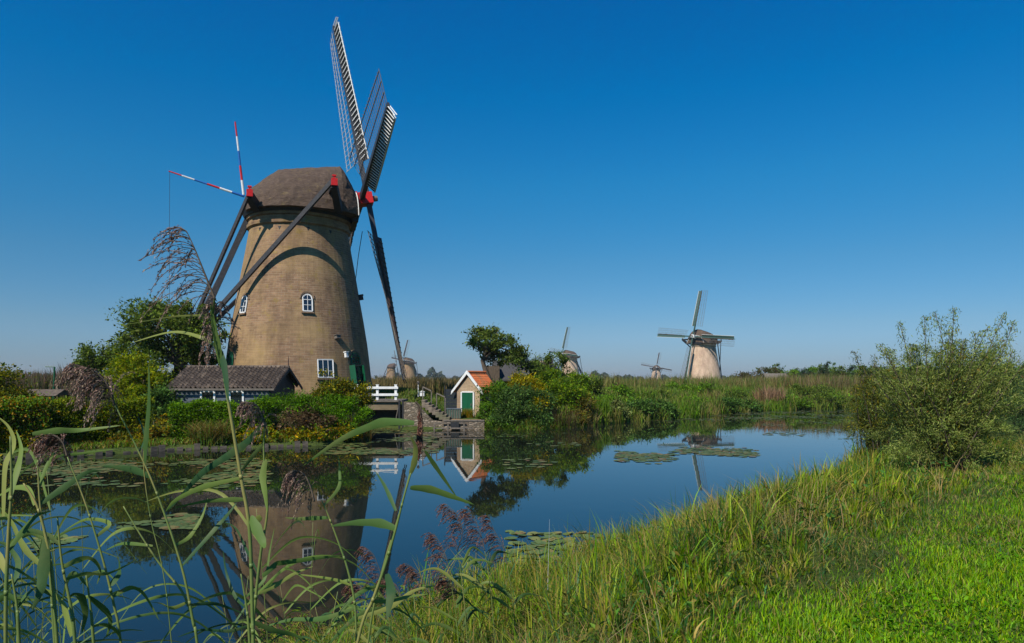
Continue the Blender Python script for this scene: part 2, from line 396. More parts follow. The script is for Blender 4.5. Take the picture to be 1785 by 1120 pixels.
def windmill(name, base, yaw, beta, label, group=None, brick='brick', stock='stock', slat='slat', full=False, cloth=True, R=14.0):
    root = empty(name, base, label, 'windmill', group, rz=yaw, world=False)
    prof = PROF+[(11.6, 3.62), (11.78, 3.64), (11.8, 3.54), (12.15, 3.52), (12.17, 3.66), (12.38, 3.68), (12.4, 3.58), (12.9, 3.62)]
    V, Fc, UV = lathe(prof)
    tower = link('tower', poly_mesh('tower', V, Fc, uv=UV, smooth=False), M[brick], root)
    # ---- cap
    m = MB(); S = []
    secs = [(-3.62, 1.9, 1.0), (-3.42, 2.35, 1.62), (-2.9, 3.1, 2.05), (-2.2, 3.65, 2.6), (-1.5, 4.0, 3.12), (-.6, 4.25, 3.32), (.6, 4.35, 3.5), (1.8, 4.2, 3.72), (2.75, 3.85, 3.9), (3.05, 3.65, 3.6), (3.55, 3.2, 2.7), (3.85, 2.9, 2.1)]
    n = 13
    for s, w, h in secs:
        ring = []
        for k in range(n):
            a = math.pi*k/(n-1)
            ca = math.cos(a); sa = math.sin(a)
            y = w*math.copysign(abs(ca)**.92, ca) if abs(ca) > 1e-6 else 0
            z = 12.72+h*(sa**1.28 if sa > 0 else 0)-.18*abs(ca)**3+ (.0)
            ring.append((s+random.uniform(-.02, .02), y*(1-.0), z))
        S.append(ring)
    V = [p for r in S for p in r]; Fc = []
    for i in range(len(S)-1):
        for k in range(n-1): Fc.append((i*n+k, (i+1)*n+k, (i+1)*n+k+1, i*n+k+1))
        Fc.append((i*n+n-1, (i+1)*n+n-1, (i+1)*n, i*n))
    Fc.append(tuple(range(n))); Fc.append(tuple(range((len(S)-1)*n, len(S)*n))[::-1])
    m.add(V, Fc); cap = m.build('cap', M['cap_thatch'], root, local=True)
    md = cap.modifiers.new('Sub', 'SUBSURF'); md.subdivision_type = 'SIMPLE'; md.levels = md.render_levels = 3 if full else 1
    if full:
        tx = bpy.data.textures.new('thatch_lumps', 'CLOUDS'); tx.noise_scale = .55; tx.noise_depth = 3
        md = cap.modifiers.new('Lumps', 'DISPLACE'); md.texture = tx; md.strength = .16; md.mid_level = .5; md.texture_coords = 'LOCAL'
    # skirt below the thatch + front boarding
    m = MB(); Vs = []; k2 = 40
    for z, r, o in ((12.35, 3.72, 0), (12.82, 3.95, 0)):
        for k in range(k2): Vs.append((r*math.cos(2*math.pi*k/k2)*1.02, r*math.sin(2*math.pi*k/k2), z))
    m.add(Vs, [(k, (k+1) % k2, (k+1) % k2+k2, k+k2) for k in range(k2)]+[tuple(range(k2))[::-1], tuple(range(k2, 2*k2))])
    m.box((3.75, 0, 12.5), (.4, 4.4, .5))
    m.build('cap_ring', M['dark_wood'], cap, local=True)
    m = MB()
    ring = [(3.88, y, z) for (_, y, z) in S[-1]]
    for p, q in zip(ring, ring[1:]): m.bar(p, q, .05, .09)
    m.build('front_trim', M['white'], cap, local=True)
    # ---- transverse beams and tail
    T = Vector((-7.8, 0, 2.78))
    for nm, s, t, z, lo, (bs, bt, bz) in (('front_crossbeam', 1.9, 5.95, 13.9, 12.5, (2.4, 3.8, 12.6)), ('rear_crossbeam', -3.35, 3.75, 13.25, 12.5, (-2.9, 2.7, 12.5))):
        m = MB(); m.box((s, 0, z-.05), (.36, 2*t, .42))
        for e in (-1, 1):
            m.bar((s, e*(t-.15), z-.15), (bs, e*bt, bz), .42, .5, .5, .6)
        o = m.build(nm, M['dark_wood'], root, local=True)
        for e in (-1, 1):
            m = MB(); m.box((s, e*(t+.02), z-.02), (.40, .3, .46)); m.box((s, e*(t-.02), z+.3), (.14, .14, .3)); m.box((s, e*(t-.02), z+.42), (.26, .2, .1))
            m.build('red_beam_end', M['red'] if full else M['beam'], o, local=True)
    for e in (-1, 1):
        m = MB(); m.bar((1.9, e*5.9, 14.1), T+Vector((0, e*.9, 0)), .22, .26, .24, .27); m.build('long_brace', M['beam'], root, local=True)
        m = MB(); m.bar((-3.35, e*3.65, 13.3), T+Vector((0, e*.2, .2)), .19, .21); m.build('short_brace', M['beam'], root, local=True)
    m = MB(); m.bar((-3.4, 0, 12.7), (-8.35, 0, .6), .35, .38, .32, .35); m.build('tail_pole', M['beam'], root, local=True)
    m = MB(); c = Vector((-8.15, 0, 1.15))
    for k in range(10):
        a = math.pi*2*k/10; p = c+Vector((.1*0, math.cos(a)*1.25, math.sin(a)*1.25))
        m.bar(c, p, .06); q = c+Vector((0, math.cos(a+math.pi/5)*1.25, math.sin(a+math.pi/5)*1.25)); m.bar(p, q, .07)
    m.build('capstan_wheel', M['beam'], root, local=True)
    # ---- rotor
    tau = .17; H = Vector((4.66, 0, 14.45))
    a = Vector((math.cos(tau), 0, math.sin(tau))); e2 = Vector((-math.sin(tau), 0, math.cos(tau))); e1 = Vector((0, -1, 0))
    A = e2*math.cos(beta)+e1*math.sin(beta); B = -e2*math.sin(beta)+e1*math.cos(beta)
    m = MB(); m.tube([H-a*1.6, H-a*.6], .32, 12); m.box(H+a*0.02, (1.15, .86, .86), (a, A, B)); m.box(H+a*-.62, (.22, 1.0, 1.0), (a, A, B)); hub = m.build('sail_hub', M['red'] if full else M['white'], root, local=True)
    m = MB(); m.tube([H+a*.55, H+a*1.0], [.24, .2], 12); m.build('shaft_end', M['weathered'], hub, local=True)
    arms = [(A, -B, .28), (B, A, -.22), (-A, B, .28), (-B, -A, -.22)]
    for ai, (r, q, off) in enumerate(arms):
        O = H+a*off
        m = MB(); m.bar(O, O+r*R, .36, .36, .17, .15, up=tuple(a)); sail = m.build('sail', M[stock], root, local=True)
        r0, r1, nb = 3.1, R-.05, 29
        def tw(rho): return math.radians(20*(1-(rho-r0)/(r1-r0))+2)
        def pt(rho, qq):
            w = tw(rho); wid = 1.0
            return O+r*rho+(q*math.cos(w)-a*math.sin(w))*qq+a*(-.05)
        def pl(rho, qq):
            w = tw(rho)+math.radians(17)
            return O+r*rho+(q*math.cos(w)-a*math.sin(w))*qq
        m = MB()
        for k in range(nb):
            rho = r0+(r1-r0)*k/(nb-1)
            m.bar(pt(rho, .1), pt(rho, 2.15), .034, .03)
        for qq in (.75, 1.42, 2.02):
            for k in range(10):
                ra = r0+(r1-r0)*k/10; rb = r0+(r1-r0)*(k+1)/10
                m.bar(pt(ra, qq), pt(rb, qq), .05, .04)
        m.build('lattice', M['weathered'] if full and ai > 0 else M[slat], sail, local=True)
        # leading side: boards + white edge and struts
        m = MB()
        for k in range(12):
            ra = r0-.2+(r1-r0)*k/12; rb = r0-.2+(r1-r0)*(k+1)/12-.02
            m.prism([pl(ra, -.12), pl(rb, -.12), pl(rb, -.78), pl(ra, -.78)], a*.02, a*(-.02))
        m.build('leading_board', M[stock] if not full else M['dark_wood'], sail, local=True)
        m = MB()
        for k in range(12):
            ra = r0-.2+(r1-r0)*k/12; rb = r0-.2+(r1-r0)*(k+1)/12
            m.bar(pl(ra, -.83), pl(rb, -.83), .09, .07)
        if full:
            for k in range(nb):
                rho = r0+(r1-r0)*k/(nb-1)
                m.bar(pl(rho, -.1)+a*.06, pl(rho+.25, -.82)+a*.06, .055, .05); m.bar(pl(rho, -.1)-a*.06-q*.03, pl(rho+.25, -.82)-a*.06-q*.03, .055, .05)
        m.build('leading_edge', M['white'] if ai < 2 or not full else M['weathered'], sail, local=True)
        if cloth and (not full or ai in (1, 2, 3)):
            m = MB(); pts = []; rr = []
            for k in range(30):
                rho = r0+.4+(r1-r0-.8)*k/29
                pts.append(pt(rho, .18)+a*(.14+random.uniform(-.03, .03))+q*random.uniform(-.04, .04)); rr.append(random.uniform(.07, .14))
            m.tube(pts, rr, 7); m.build('rolled_sail_cloth', M['cloth'], sail, True, local=True)
    return root, tower

def on_tower(theta, z, yaw, C, depth=0.0):
    "local frame on the tower wall; theta = angle right of the line to the camera"
    base = math.atan2(-C[1], -C[0]); ang = base+theta-yaw
    r = rad_at(z)+depth; n = Vector((math.cos(ang), math.sin(ang), 0)); t = Vector((-math.sin(ang), math.cos(ang), 0))
    dz = .5; sl = (rad_at(z+dz)-rad_at(z-dz))/(2*dz)
    up = Vector((n.x*sl, n.y*sl, 1)).normalized(); nn = t.cross(up).normalized()
    return Vector((n.x*r, n.y*r, z)), t, up, nn
def arch_pts(w, h, k=8):
    "flat list (x, y), arched top"
    P = [(-w/2, 0), (w/2, 0), (w/2, h-w/2)]
    for i in range(1, k): a = math.pi*i/k; P.append((w/2*math.cos(a), h-w/2+w/2*math.sin(a)))
    P.append((-w/2, h-w/2)); return P
def tower_window(root, C, yaw, theta, z, w, h, arched=True, cross=True, name='window', frame='white', pane='glass', nv=2):
    p, t, up, n = on_tower(theta, z, yaw, C)
    P = arch_pts(w, h) if arched else [(-w/2, 0), (w/2, 0), (w/2, h), (-w/2, h)]
    f = lambda x, y, d: p+t*x+up*y+n*d
    m = MB(); m.prism([f(x, y, 0) for x, y in P], n*.05, n*(-.25)); g = m.build(name, M[pane], root, local=True)
    m = MB()
    for (x0, y0), (x1, y1) in zip(P, P[1:]+P[:1]): m.bar(f(x0, y0, .06), f(x1, y1, .06), .05, .08)
    if cross:
        for k in range(1, nv): m.bar(f(-w/2+w*k/nv, 0, .08), f(-w/2+w*k/nv, h*(.97 if arched else 1), .07), .028, .03)
        m.bar(f(-w/2, h*.36, .08), f(w/2, h*.36, .07), .035, .035)
        if arched: m.bar(f(-w/2, h*.68, .08), f(w/2, h*.68, .07), .045, .045)
    m.build('frame', M[frame], g, local=True)
    m = MB(); m.box(f(0, -.12, .06), (w+.2, .08, .14), (t, up, n)); m.build('sill', M['sill'], g, local=True)
    if arched:
        m = MB(); Q = arch_pts(w+.32, h+.2)[2:]
        for (x0, y0), (x1, y1) in zip(Q, Q[1:]): m.bar(f(x0, y0, -.02), f(x1, y1, -.02), .12, .1)
        m.build('brick_arch', M['sill'], g, local=True)
    return g

YAW = .3484; C0 = (-15.55, 50.0, 2.5)
mill, tower = windmill('windmill', C0, YAW, -.142, 'big round brick windmill with thatched cap towering over the left bank', full=True)
for th, z, w, h, kw in (
    (math.radians(6.5), 5.45, .6, 1.15, {}),
    (math.radians(-54), 5.4, .6, 1.15, {}),
    (math.radians(19), 1.0, 1.05, 1.2, dict(arched=False, nv=3))):
    tower_window(mill, C0, YAW, th, z, w, h, **kw)
tower_window(mill, C0, YAW, math.radians(-64), 1.45, 1.0, 1.3, name='green_shutter', frame='green', pane='green', cross=False)
g = tower_window(mill, C0, YAW, math.radians(48), 1.95, .95, .75, name='fanlight', frame='green', nv=3)
p, t, up, n = on_tower(math.radians(48), 0.1, YAW, C0)
m = MB(); m.box(p+up*.95+n*-.05, (.95, 1.8, .3), (t, up, n)); d = m.build('door_opening', M['glass'], mill, local=True)
for e in (-1, 1):
    m = MB(); m.box(p+up*.95+t*(e*.56)+n*.18, (.05, 1.6, .42), ((t*1+n*(.3*e)).normalized(), up, (n-t*(.3*e)).normalized())); m.build('door_leaf', M['green'], d, local=True)
p, t, up, n = on_tower(math.radians(37), 2.55, YAW, C0, .15)
m = MB(); m.box(p, (.2, .34, .2), (t, up, n)); m.box(p+up*.2, (.28, .06, .28), (t, up, n)); m.build('wall_lamp', M['lamp_white'], mill, local=True)
for th, z, w, h in ((30, 3.75, .32, .2), (80, 6.9, .45, .3)):
    p, t, up, n = on_tower(math.radians(th), z, YAW, C0, .12); m = MB(); m.box(p, (w, h, .35), (t, up, n)); m.box(p+up*(h/2+.04), (w+.1, .05, .45), (t, up, n)); m.build('vent_box', M['weathered'] if th < 60 else M['dark_wood'], mill, local=True)
for th in (-22, 9, 36, -48):
    p, t, up, n = on_tower(math.radians(th), 11.2, YAW, C0, .0); m = MB()
    m.prism([p+t*-.11+up*.12, p+up*-.14, p+t*.11+up*.12], n*.015, n*-.2); m.build('putlog_hole', M['dark_wood'], mill, local=True)
# striped poles fixed to the back of the cap
for nm, p, q in (('striped_pole', (-3.75, -.9, 13.7), (-8.55, -.6, 15.05)), ('striped_pole', (-3.8, -.9, 13.8), (-4.35, -.9, 18.85))):
    p = Vector(p); q = Vector(q); m = MB(); cols = [2, 1, 0, 2, 1, 0] if p.z < 13.75 else [1, 0, 2, 1, 0]
    k = len(cols)
    for i, c in enumerate(cols): m.m = {0: 0, 1: 1, 2: 2}[c]; m.tube([p.lerp(q, i/k), p.lerp(q, (i+1)/k)], .085-.008*i, 8)
    m.build(nm, [M['red'], M['white'], M['blue']], mill, local=True)
m = MB(); m.tube([(-8.5, -.6, 15.0), (-8.52, -.6, 9.8), (-8.5, -.6, 4)], .012, 5); m.build('rope', M['beam'], mill, local=True)
# cable hanging behind the lower sail
m = MB(); m.tube([(5.0, 3.6, 12.8), (4.9, 5.4, 11.0), (4.9, 7.2, 9.3), (5.3, 8.6, 7.4)], .03, 5); m.build('brake_rope', M['beam'], mill, local=True)

def far_mill(px, Y, z, yaw, beta, label, **k):
    return windmill('windmill', ((px-CXP)/F*Y, Y, z), yaw, beta, label, **k)
R_ = math.radians
far_mill(1226, 200, 1.2, R_(-141), -.10, 'pale brick windmill with green sails beyond the far reeds on the right', brick='brick_pale', stock='green_stock', slat='weathered', R=13.6)
far_mill(1144, 620, -.7, R_(-100), -.20, 'tiny far windmill left of the pale one, only its cap and sails above the reeds', brick='brick_pale', slat='weathered')
far_mill(994, 349, 1.6, R_(-151), -.13, 'distant windmill half hidden behind the trees and the dark cottage roof', brick='brick_pale', stock='green_stock', slat='weathered')
far_mill(713, 455, 1.2, R_(-133), -.17, 'distant windmill behind the lowest sail tip, the larger of the far pair', slat='weathered')
far_mill(682, 620, 1.2, R_(12), .12, 'farthest squat windmill beside the foot of the big sail, the smaller of the far pair', slat='weathered')

# ------------------------------------------------------------------ tarred shed
gs = 1.15
shed = empty('shed', (-16.2, 40.2, gs), 'long black tarred shed with weathered tiled roof in front of the big windmill', 'shed')
x0, x1, y0, y1 = -18.9, -13.55, 38.3, 42.6; ez, rz_ = 2.92, 4.02; ym = (y0+y1)/2
m = MB(); m.bb(x0, x1, y0, y1, gs-.4, ez)
m.prism([(x0, y0, ez), (x0, y1, ez), (x0, ym, rz_-.06)], (0, 0, 0), (x1-x0, 0, 0))
m.build('wall', M['black_board'], shed)
m = MB()
zz = gs
while zz < 2.7: m.box(((x0+x1)/2, y0-.03, zz+.1), (x1-x0-.1, .045, .185)); zz += .2
m.build('front_boards', M['grey_board'], shed)
# pantiles: wave across, steps down the slope
for sgn in (1, -1):
    V = []; Fc = []; rows = 12; cols = 23*6
    ya, yb = (y0-.32, ym) if sgn == 1 else (y1+.32, ym)
    za, zb = ez-.10, rz_+.02
    nv = 0
    for r in range(rows):
        for e in (0, 1):
            f = (r+e)/rows; f = f if e == 0 else f+.012
            for c in range(cols+1):
                x = x0-.35+(x1-x0+.7)*c/cols
                ph = (c % 6)/6
                w = .07*math.sin(ph*2*math.pi)+.03*math.sin(4*math.pi*ph)
                jj = .012*math.sin(r*12.9+(c//6)*7.7)
                V.append((x, ya+(yb-ya)*min(f, 1), za+(zb-za)*min(f, 1)+.07+w+(.055 if e == 0 else .0)+jj))
        b0 = r*2*(cols+1)
        for c in range(cols):
            Fc.append((b0+c, b0+c+1, b0+cols+1+c+1, b0+cols+1+c))
            if r: Fc.append((b0-cols-1+c, b0-cols-1+c+1, b0+c+1, b0+c))
    m = MB(); m.add(V, Fc); roof = m.build('roof', M['dark_tile'], shed)
    md = roof.modifiers.new('Solidify', 'SOLIDIFY'); md.thickness = .03; md.offset = -1
m = MB(); m.tube([(x0-.35, ym, rz_+.07), (x1+.35, ym, rz_+.07)], .11, 8); m.build('ridge', M['dark_tile'], shed)
m = MB(); m.bb(x0-.35, x1+.33, y0-.38, y0-.33, ez-.16, ez-.05); m.build('gutter', M['weathered'], shed)
m = MB()
for yy, s2 in ((y0-.34, 1), (y1+.34, -1)): m.bar((x1+.37, yy, ez-.16), (x1+.37, ym, rz_-.02), .04, .17)
m.build('bargeboard', M['dark_wood'], shed)
m = MB(); m.tube([(x1+.3, ym, rz_), (x1+.3, ym, rz_+.35), (x1+.3, ym, rz_+.75)], [.04, .03, .012], 6); m.build('finial', M['cloth'], shed)
for px in (362, 412):
    xx = (px-CXP)/F*38.2; m = MB(); m.bb(xx-.36, xx+.36, y0-.07, y0-.01, 1.9, 2.68); w = m.build('window', M['glass'], shed)
    m = MB()
    for q in ((xx-.42, xx-.32, 1.85, 2.75), (xx+.32, xx+.42, 1.85, 2.75), ): m.bb(q[0], q[1], y0-.12, y0-.04, q[2], q[3])
    m.bb(xx-.32, xx+.32, y0-.12, y0-.04, 2.66, 2.75); m.bb(xx-.32, xx+.32, y0-.12, y0-.04, 1.85, 1.92)
    m.build('frame', M['white'], w)

# small open hut far left
hx, hy = (70-CXP)/F*42, 42.0
hut = empty('garden_shelter', (hx, hy, 1.3), 'small open garden shelter with thatched roof behind the far left hedge', 'shelter')
m = MB(); m.bb(hx-.95, hx+.95, hy, hy+1.3, 1.2, 1.95); m.build('bench_wall', M['grey_board'], hut)
m = MB()
for ex in (-.9, .9):
    for ey in (.05, 1.25): m.bb(hx+ex-.05, hx+ex+.05, hy+ey-.05, hy+ey+.05, 1.95, 2.42)
m.build('post', M['dark_wood'], hut)
m = MB(); m.prism([(hx-1.1, hy-.25, 2.36), (hx-1.1, hy+.65, 2.75), (hx-1.1, hy+1.55, 2.36), (hx-1.1, hy+.65, 2.42)], (0, 0, 0), (2.2, 0, 0)); m.build('roof', M['thatch'], hut)
p = W(92, 690, 46)
o = empty('green_pole', (p[0], p[1], 1.2), 'thin pale green pole with crossbar standing before the left reed field', 'pole')
m = MB(); m.tube([(p[0], p[1], 1.1), (p[0]+.12, p[1], 4.2)], .05, 6); m.build('upright', M['green'], o)
m = MB(); m.tube([(p[0]+.12, p[1], 4.2), (p[0]-.5, p[1], 4.22)], .03, 6); m.build('crossbar', M['green'], o)

# ------------------------------------------------------------------ brick hut
hc = Vector((-3.15, 49.2, .6)); th = R_(-31)
hutb = empty('brick_hut', hc, 'little brick hut with green door, white bargeboards and orange tiled roof', 'hut')
fx = Vector((math.cos(th), math.sin(th), 0)); fy = Vector((-math.sin(th), math.cos(th), 0)); fz = Vector((0, 0, 1)); AX = (fx, fy, fz)
fx = Vector((math.cos(R_(-14)), math.sin(R_(-14)), 0)); fy = Vector((math.sin(R_(34)), math.cos(R_(34)), 0)); AX = (fx, fy, fz)
hp = lambda x, y, z: hc+fx*x+fy*y+fz*z
hw, hd, he, hr = .86, 2.0, 2.0, 3.12
def uvbox(name, P, vec, mt, parent):
    "prism with metric uv for brick"
    n = len(P); V = [Vector(p) for p in P]+[Vector(p)+Vector(vec) for p in P]
    Fc = [tuple(range(n)), tuple(range(n, 2*n))[::-1]]+[(i, i+n, (i+1) % n+n, (i+1) % n) for i in range(n)]
    uv = []
    for f in Fc:
        a = V[f[1]]-V[f[0]]; a.z = 0
        if a.length < 1e-4: a = V[f[2]]-V[f[1]]; a.z = 0
        a.normalize()
        for i in f: uv.append((V[i].dot(a), V[i].z))
    return link(name, poly_mesh(name, V, Fc, ORI[parent], uv=uv), mt, parent)
uvbox('wall', [hp(-hw, 0, -.2), hp(hw, 0, -.2), hp(hw, 0, he), hp(0, 0, hr-.1), hp(-hw, 0, he)], fy*hd, M['brick_hut'], hutb)
for e in (-1, 1):
    V = []; Fc = []; rows = 9; cols = 11*5; sl = Vector(fx)*0
    for r in range(rows):
        for q in (0, 1):
            f = (r+q)/rows
            for c in range(cols+1):
                yy = -.12+(hd+.2)*c/cols; ph = (c % 5)/5
                w = .035*math.sin(ph*2*math.pi)+.03+(.035 if q == 0 else 0)
                V.append(hp(e*(hw+.22)*(1-f), yy, he-.22+(hr+.12-he+.22)*f+w))
        b0 = r*2*(cols+1)
        for c in range(cols):
            Fc.append((b0+c, b0+c+1, b0+cols+2+c, b0+cols+1+c))
            if r: Fc.append((b0-cols-1+c, b0-cols+c, b0+c+1, b0+c))
    m = MB(); m.add(V, Fc); o = m.build('roof', M['orange_tile'], hutb); md = o.modifiers.new('Solidify', 'SOLIDIFY'); md.thickness = .03
m = MB(); m.tube([hp(0, -.1, hr+.18), hp(0, hd+.1, hr+.18)], .09, 8); m.build('ridge_tiles', M['orange_tile'], hutb)
for e in (-1, 1):
    m = MB(); m.prism([hp(e*(hw+.34), 0, he-.34), hp(e*(hw+.30), 0, he-.08), hp(0, 0, hr+.30), hp(0, 0, hr+.02)], fy*-.2, fy*-.13); m.build('bargeboard', M['white'], hutb)
m = MB(); m.box(hp(-.02, -.02, .92), (.82, .08, 1.75), AX); d = m.build('door', M['green'], hutb)
m = MB(); m.box(hp(-.48, -.04, .93), (.09, .1, 1.86), AX); m.box(hp(.44, -.04, .93), (.09, .1, 1.86), AX); m.box(hp(-.02, -.04, 1.86), (.83, .1, .09), AX); m.build('door_frame', M['white'], d)
m = MB(); m.box(hp(.28, -.09, .95), (.05, .06, .14), AX); m.build('handle', M['weathered'], d)

# fence panel, planter
o = empty('board_screen', (-4.3, 49.6, .7), 'dark boarded garden screen standing left of the little brick hut', 'screen')
m = MB()
for k in range(8): m.bb(-4.85, -3.95, 49.62+.0, 49.66, .75+k*.24, .75+k*.24+.225)
m.build('boards', M['black_board'], o); m = MB(); m.bb(-4.93, -4.85, 49.58, 49.68, .6, 2.9); m.build('post', M['dark_wood'], o)
o = empty('wooden_bin', (-4.05, 47.6, .62), 'low grey green slatted wooden box on the quay before the brick hut', 'box')
m = MB(); m.bb(-4.5, -3.55, 47.35, 47.8, .64, 1.28)
m.build('body', M['weathered'], o); m = MB()
for k in range(6): m.bb(-4.5+k*.17, -4.5+k*.17+.09, 47.31, 47.35, .66, 1.3)
m.build('slats', M['sage'], o); m = MB(); m.bb(-4.56, -3.5, 47.3, 47.85, 1.3, 1.35); m.build('lid', M['grey_board'], o)

# white fence on the sluice deck
o = empty('white_fence', (-8.6, 46.3, 2.0), 'white painted two rail wooden fence on the sluice deck', 'fence')
for px in (622, 658, 690):
    x = (px-CXP)/F*46.4; m = MB(); m.bb(x-.08, x+.08, 46.32, 46.48, 1.96, 2.98); m.bb(x-.1, x+.1, 46.3, 46.5, 2.98, 3.02); m.build('post', M['white'], o)
for z in (2.80, 2.33):
    m = MB(); m.bb(-10.9, -7.72, 46.24, 46.315, z-.08, z+.08); m.build('rail', M['white'], o)
# sluice
o = empty('sluice', (-8.6, 46.5, .9), 'brown concrete sluice deck over a dark water inlet', 'sluice')
m = MB(); m.bb(-11.2, -7.45, 46.1, 49, 1.84, 1.97); m.build('deck', M['weathered'], o)
m = MB(); m.bb(-11.0, -7.75, 46.25, 46.6, 1.30, 1.83); m.build('beam', M['concrete'], o)
m = MB(); m.bb(-11.1, -7.6, 47.2, 47.4, -.3, 1.3); m.build('inlet_shade_panel', M['dark_wood'], o)  # dark panel across the inlet, standing for the shade under the deck
for x in (-7.6, -7.35): 
    m = MB(); m.bb(x-.06, x+.06, 46.0, 46.14, -.3, 1.95); m.build('post', M['dark_wood'], o)
m = MB(); m.bar((-7.62, 46.05, 1.8), (-7.9, 46.05, .3), .05); m.build('strut', M['weathered'], o)
# stone wing wall, steps, quay
def uvprism(name, label, cat, P, vec, mt):
    r = MB(); r.prism(P, (0, 0, 0), vec); c = sum((Vector(p) for p in P), Vector())/len(P)
    me = poly_mesh(name, [Vector(v) for v in r.V], r.F, (c.x, c.y, min(p[2] for p in P))); ob_ = link(name, me, mt); ob_.location = (c.x, c.y, min(p[2] for p in P))
    return tag(ob_, label, cat)
uvprism('wing_wall', 'sloping stone retaining wall between the sluice and the quay', 'wall',
    [(-7.28, 45.95, -.4), (-4.6, 45.95, -.4), (-4.6, 45.95, .5), (-5.35, 45.95, .6), (-6.5, 45.95, 1.78), (-7.28, 45.95, 1.86)], (0, .35, 0), M['rubble'])
st = empty('stone_steps', (-5.2, 46.9, .6), 'flight of worn stone steps descending to the quay', 'steps')
for k in range(8):
    zt = 1.95-k*.165; xk = -6.15+k*.235
    m = MB(); m.bb(xk, xk+.27, 46.32, 47.75, zt-.09, zt); m.bb(xk+.02, xk+.25, 46.34, 47.7, zt-.5, zt-.095); m.build('step', M['stone'], st)
tag(st, None)
q = empty('stone_quay', (-3.4, 47, 0), 'low grey stone quay with sandy top in front of the brick hut', 'quay')
m = MB(); m.bb(-4.58, -1.85, 45.7, 48.4, -.5, .55); m.build('wall', M['rubble'], q)
m = MB()
for k in range(6): m.bb(-4.58+k*.457, -4.58+k*.457+.44, 45.66, 46.1, .555, .64)
m.build('coping', M['weathered'], q)
m = MB(); m.bb(-4.2, -2.1, 46.12, 48.2, .56, .62); m.build('sandy_top', basic('sandy_ground', (.36, .23, .12), (.22, .14, .07), 12), q)
j = empty('landing_stage', (-4.4, 45.3, 0), 'low weathered plank landing stage at the foot of the quay', 'landing stage')
for k, yy in enumerate((44.9, 45.12, 45.34)):
    m = MB(); m.bb(-5.2, -3.0+.2*k, yy, yy+.18, .10, .15); m.build('plank', M['weathered'], j)
for x in (-5.1, -4.2, -3.15):
    m = MB(); m.bb(x-.05, x+.05, 44.8, 44.9, -.4, .42); m.build('post', M['weathered'], j)
m = MB(); m.bb(-5.2, -3.1, 45.56, 45.62, .42, .48); m.build('rail', M['weathered'], j)
m = MB(); m.bb(-4.1, -3.55, 45.55, 45.65, .1, .5); m.build('tyre_fender', M['dark_wood'], j)
for (a, b2, lab) in (((737, 674, 49), (752, 681, 48.5), 'upper weathered wooden handrail beside the top of the stone steps'), ((761, 685, 48.3), (776, 692, 47.9), 'lower weathered wooden handrail beside the dark screen')):
    A_ = W(*a); B_ = W(*b2); o = empty('handrail', (A_[0], A_[1], A_[2]-.9), lab, 'handrail')
    m = MB(); m.bar(A_, B_, .07); m.build('rail', M['weathered'], o)
    for P_ in (A_, B_):
        m = MB(); m.bar((P_[0], P_[1], P_[2]-1.15), (P_[0], P_[1], P_[2]-.04), .07); m.build('post', M['weathered'], o)
p = W(736, 684, 50); o = empty('beehive', (p[0], p[1], p[2]-.3), 'small white wooden hive box on the grass above the steps', 'hive')
m = MB(); m.bb(p[0]-.16, p[0]+.16, p[1]-.15, p[1]+.15, p[2]-.25, p[2]+.05); m.build('body', M['white'], o)
m = MB(); m.prism([(p[0]-.2, p[1]-.19, p[2]+.05), (p[0]+.2, p[1]-.19, p[2]+.05), (p[0], p[1]-.19, p[2]+.16)], (0, 0, 0), (0, .38, 0)); m.build('lid', M['white'], o)
p = W(729, 684, 50.6); o = empty('marker_post', (p[0], p[1], p[2]-.1), 'thin white marker post with round head behind the white hive box', 'post')
m = MB(); m.tube([(p[0], p[1], p[2]-.3), (p[0], p[1], p[2]+.6)], .03, 6); m.build('post', M['white'], o)
m = MB(); m.tube([(p[0], p[1], p[2]+.6), (p[0], p[1], p[2]+.68), (p[0], p[1], p[2]+.8), (p[0], p[1], p[2]+.86)], [.04, .1, .1, .03], 8); m.build('head', M['weathered'], o)

# cottage behind the bushes
def gable_roof(m, c, L, Wd, e, r, rz):
    ax = (Vector((math.cos(rz), math.sin(rz), 0)), Vector((-math.sin(rz), math.cos(rz), 0)), Vector((0, 0, 1)))
    f = lambda x, y, z: Vector((c[0], c[1], 0))+ax[0]*x+ax[1]*y+ax[2]*z
    for s in (-1, 1):
        m.prism([f(-L/2, s*Wd/2, e), f(L/2, s*Wd/2, e), f(L/2, 0, r), f(-L/2, 0, r)], (0, 0, 0), (0, 0, .12))
    return f
cg = empty('cottage', (1.2, 62, 1.3), 'dark roofed wooden cottage half hidden behind the gnarled tree and bushes', 'cottage')
m = MB(); m.bb(-1.9, 3.4, 61, 65, 1.2, 3.3); m.build('wall', M['dark_wood'], cg)
m = MB(); gable_roof(m, (1.0, 63), 5.6, 5.0, 3.2, 5.0, .12); m.build('roof', M['slate'], cg)
m = MB(); gable_roof(m, (3.0, 61.2), 4.4, 4.0, 3.1, 4.75, R_(72)); m.build('side_roof', M['slate'], cg)
m = MB(); m.bar((2.2, 59.0, 4.6), (4.15, 58.6, 3.0), .06, .22); m.bar((.3, 59.2, 3.0), (2.2, 59.0, 4.6), .06, .22); m.build('bargeboard', M['grey_board'], cg)
m = MB(); m.bb(2.35, 3.1, 60.6, 61.3, 3.9, 5.0); m.build('chimney', M['brick_hut'], cg)
m = MB(); m.bb(-2.4, -1.1, 60, 61.4, 1.2, 4.55); m.build('brown_annex', M['bark'], cg)
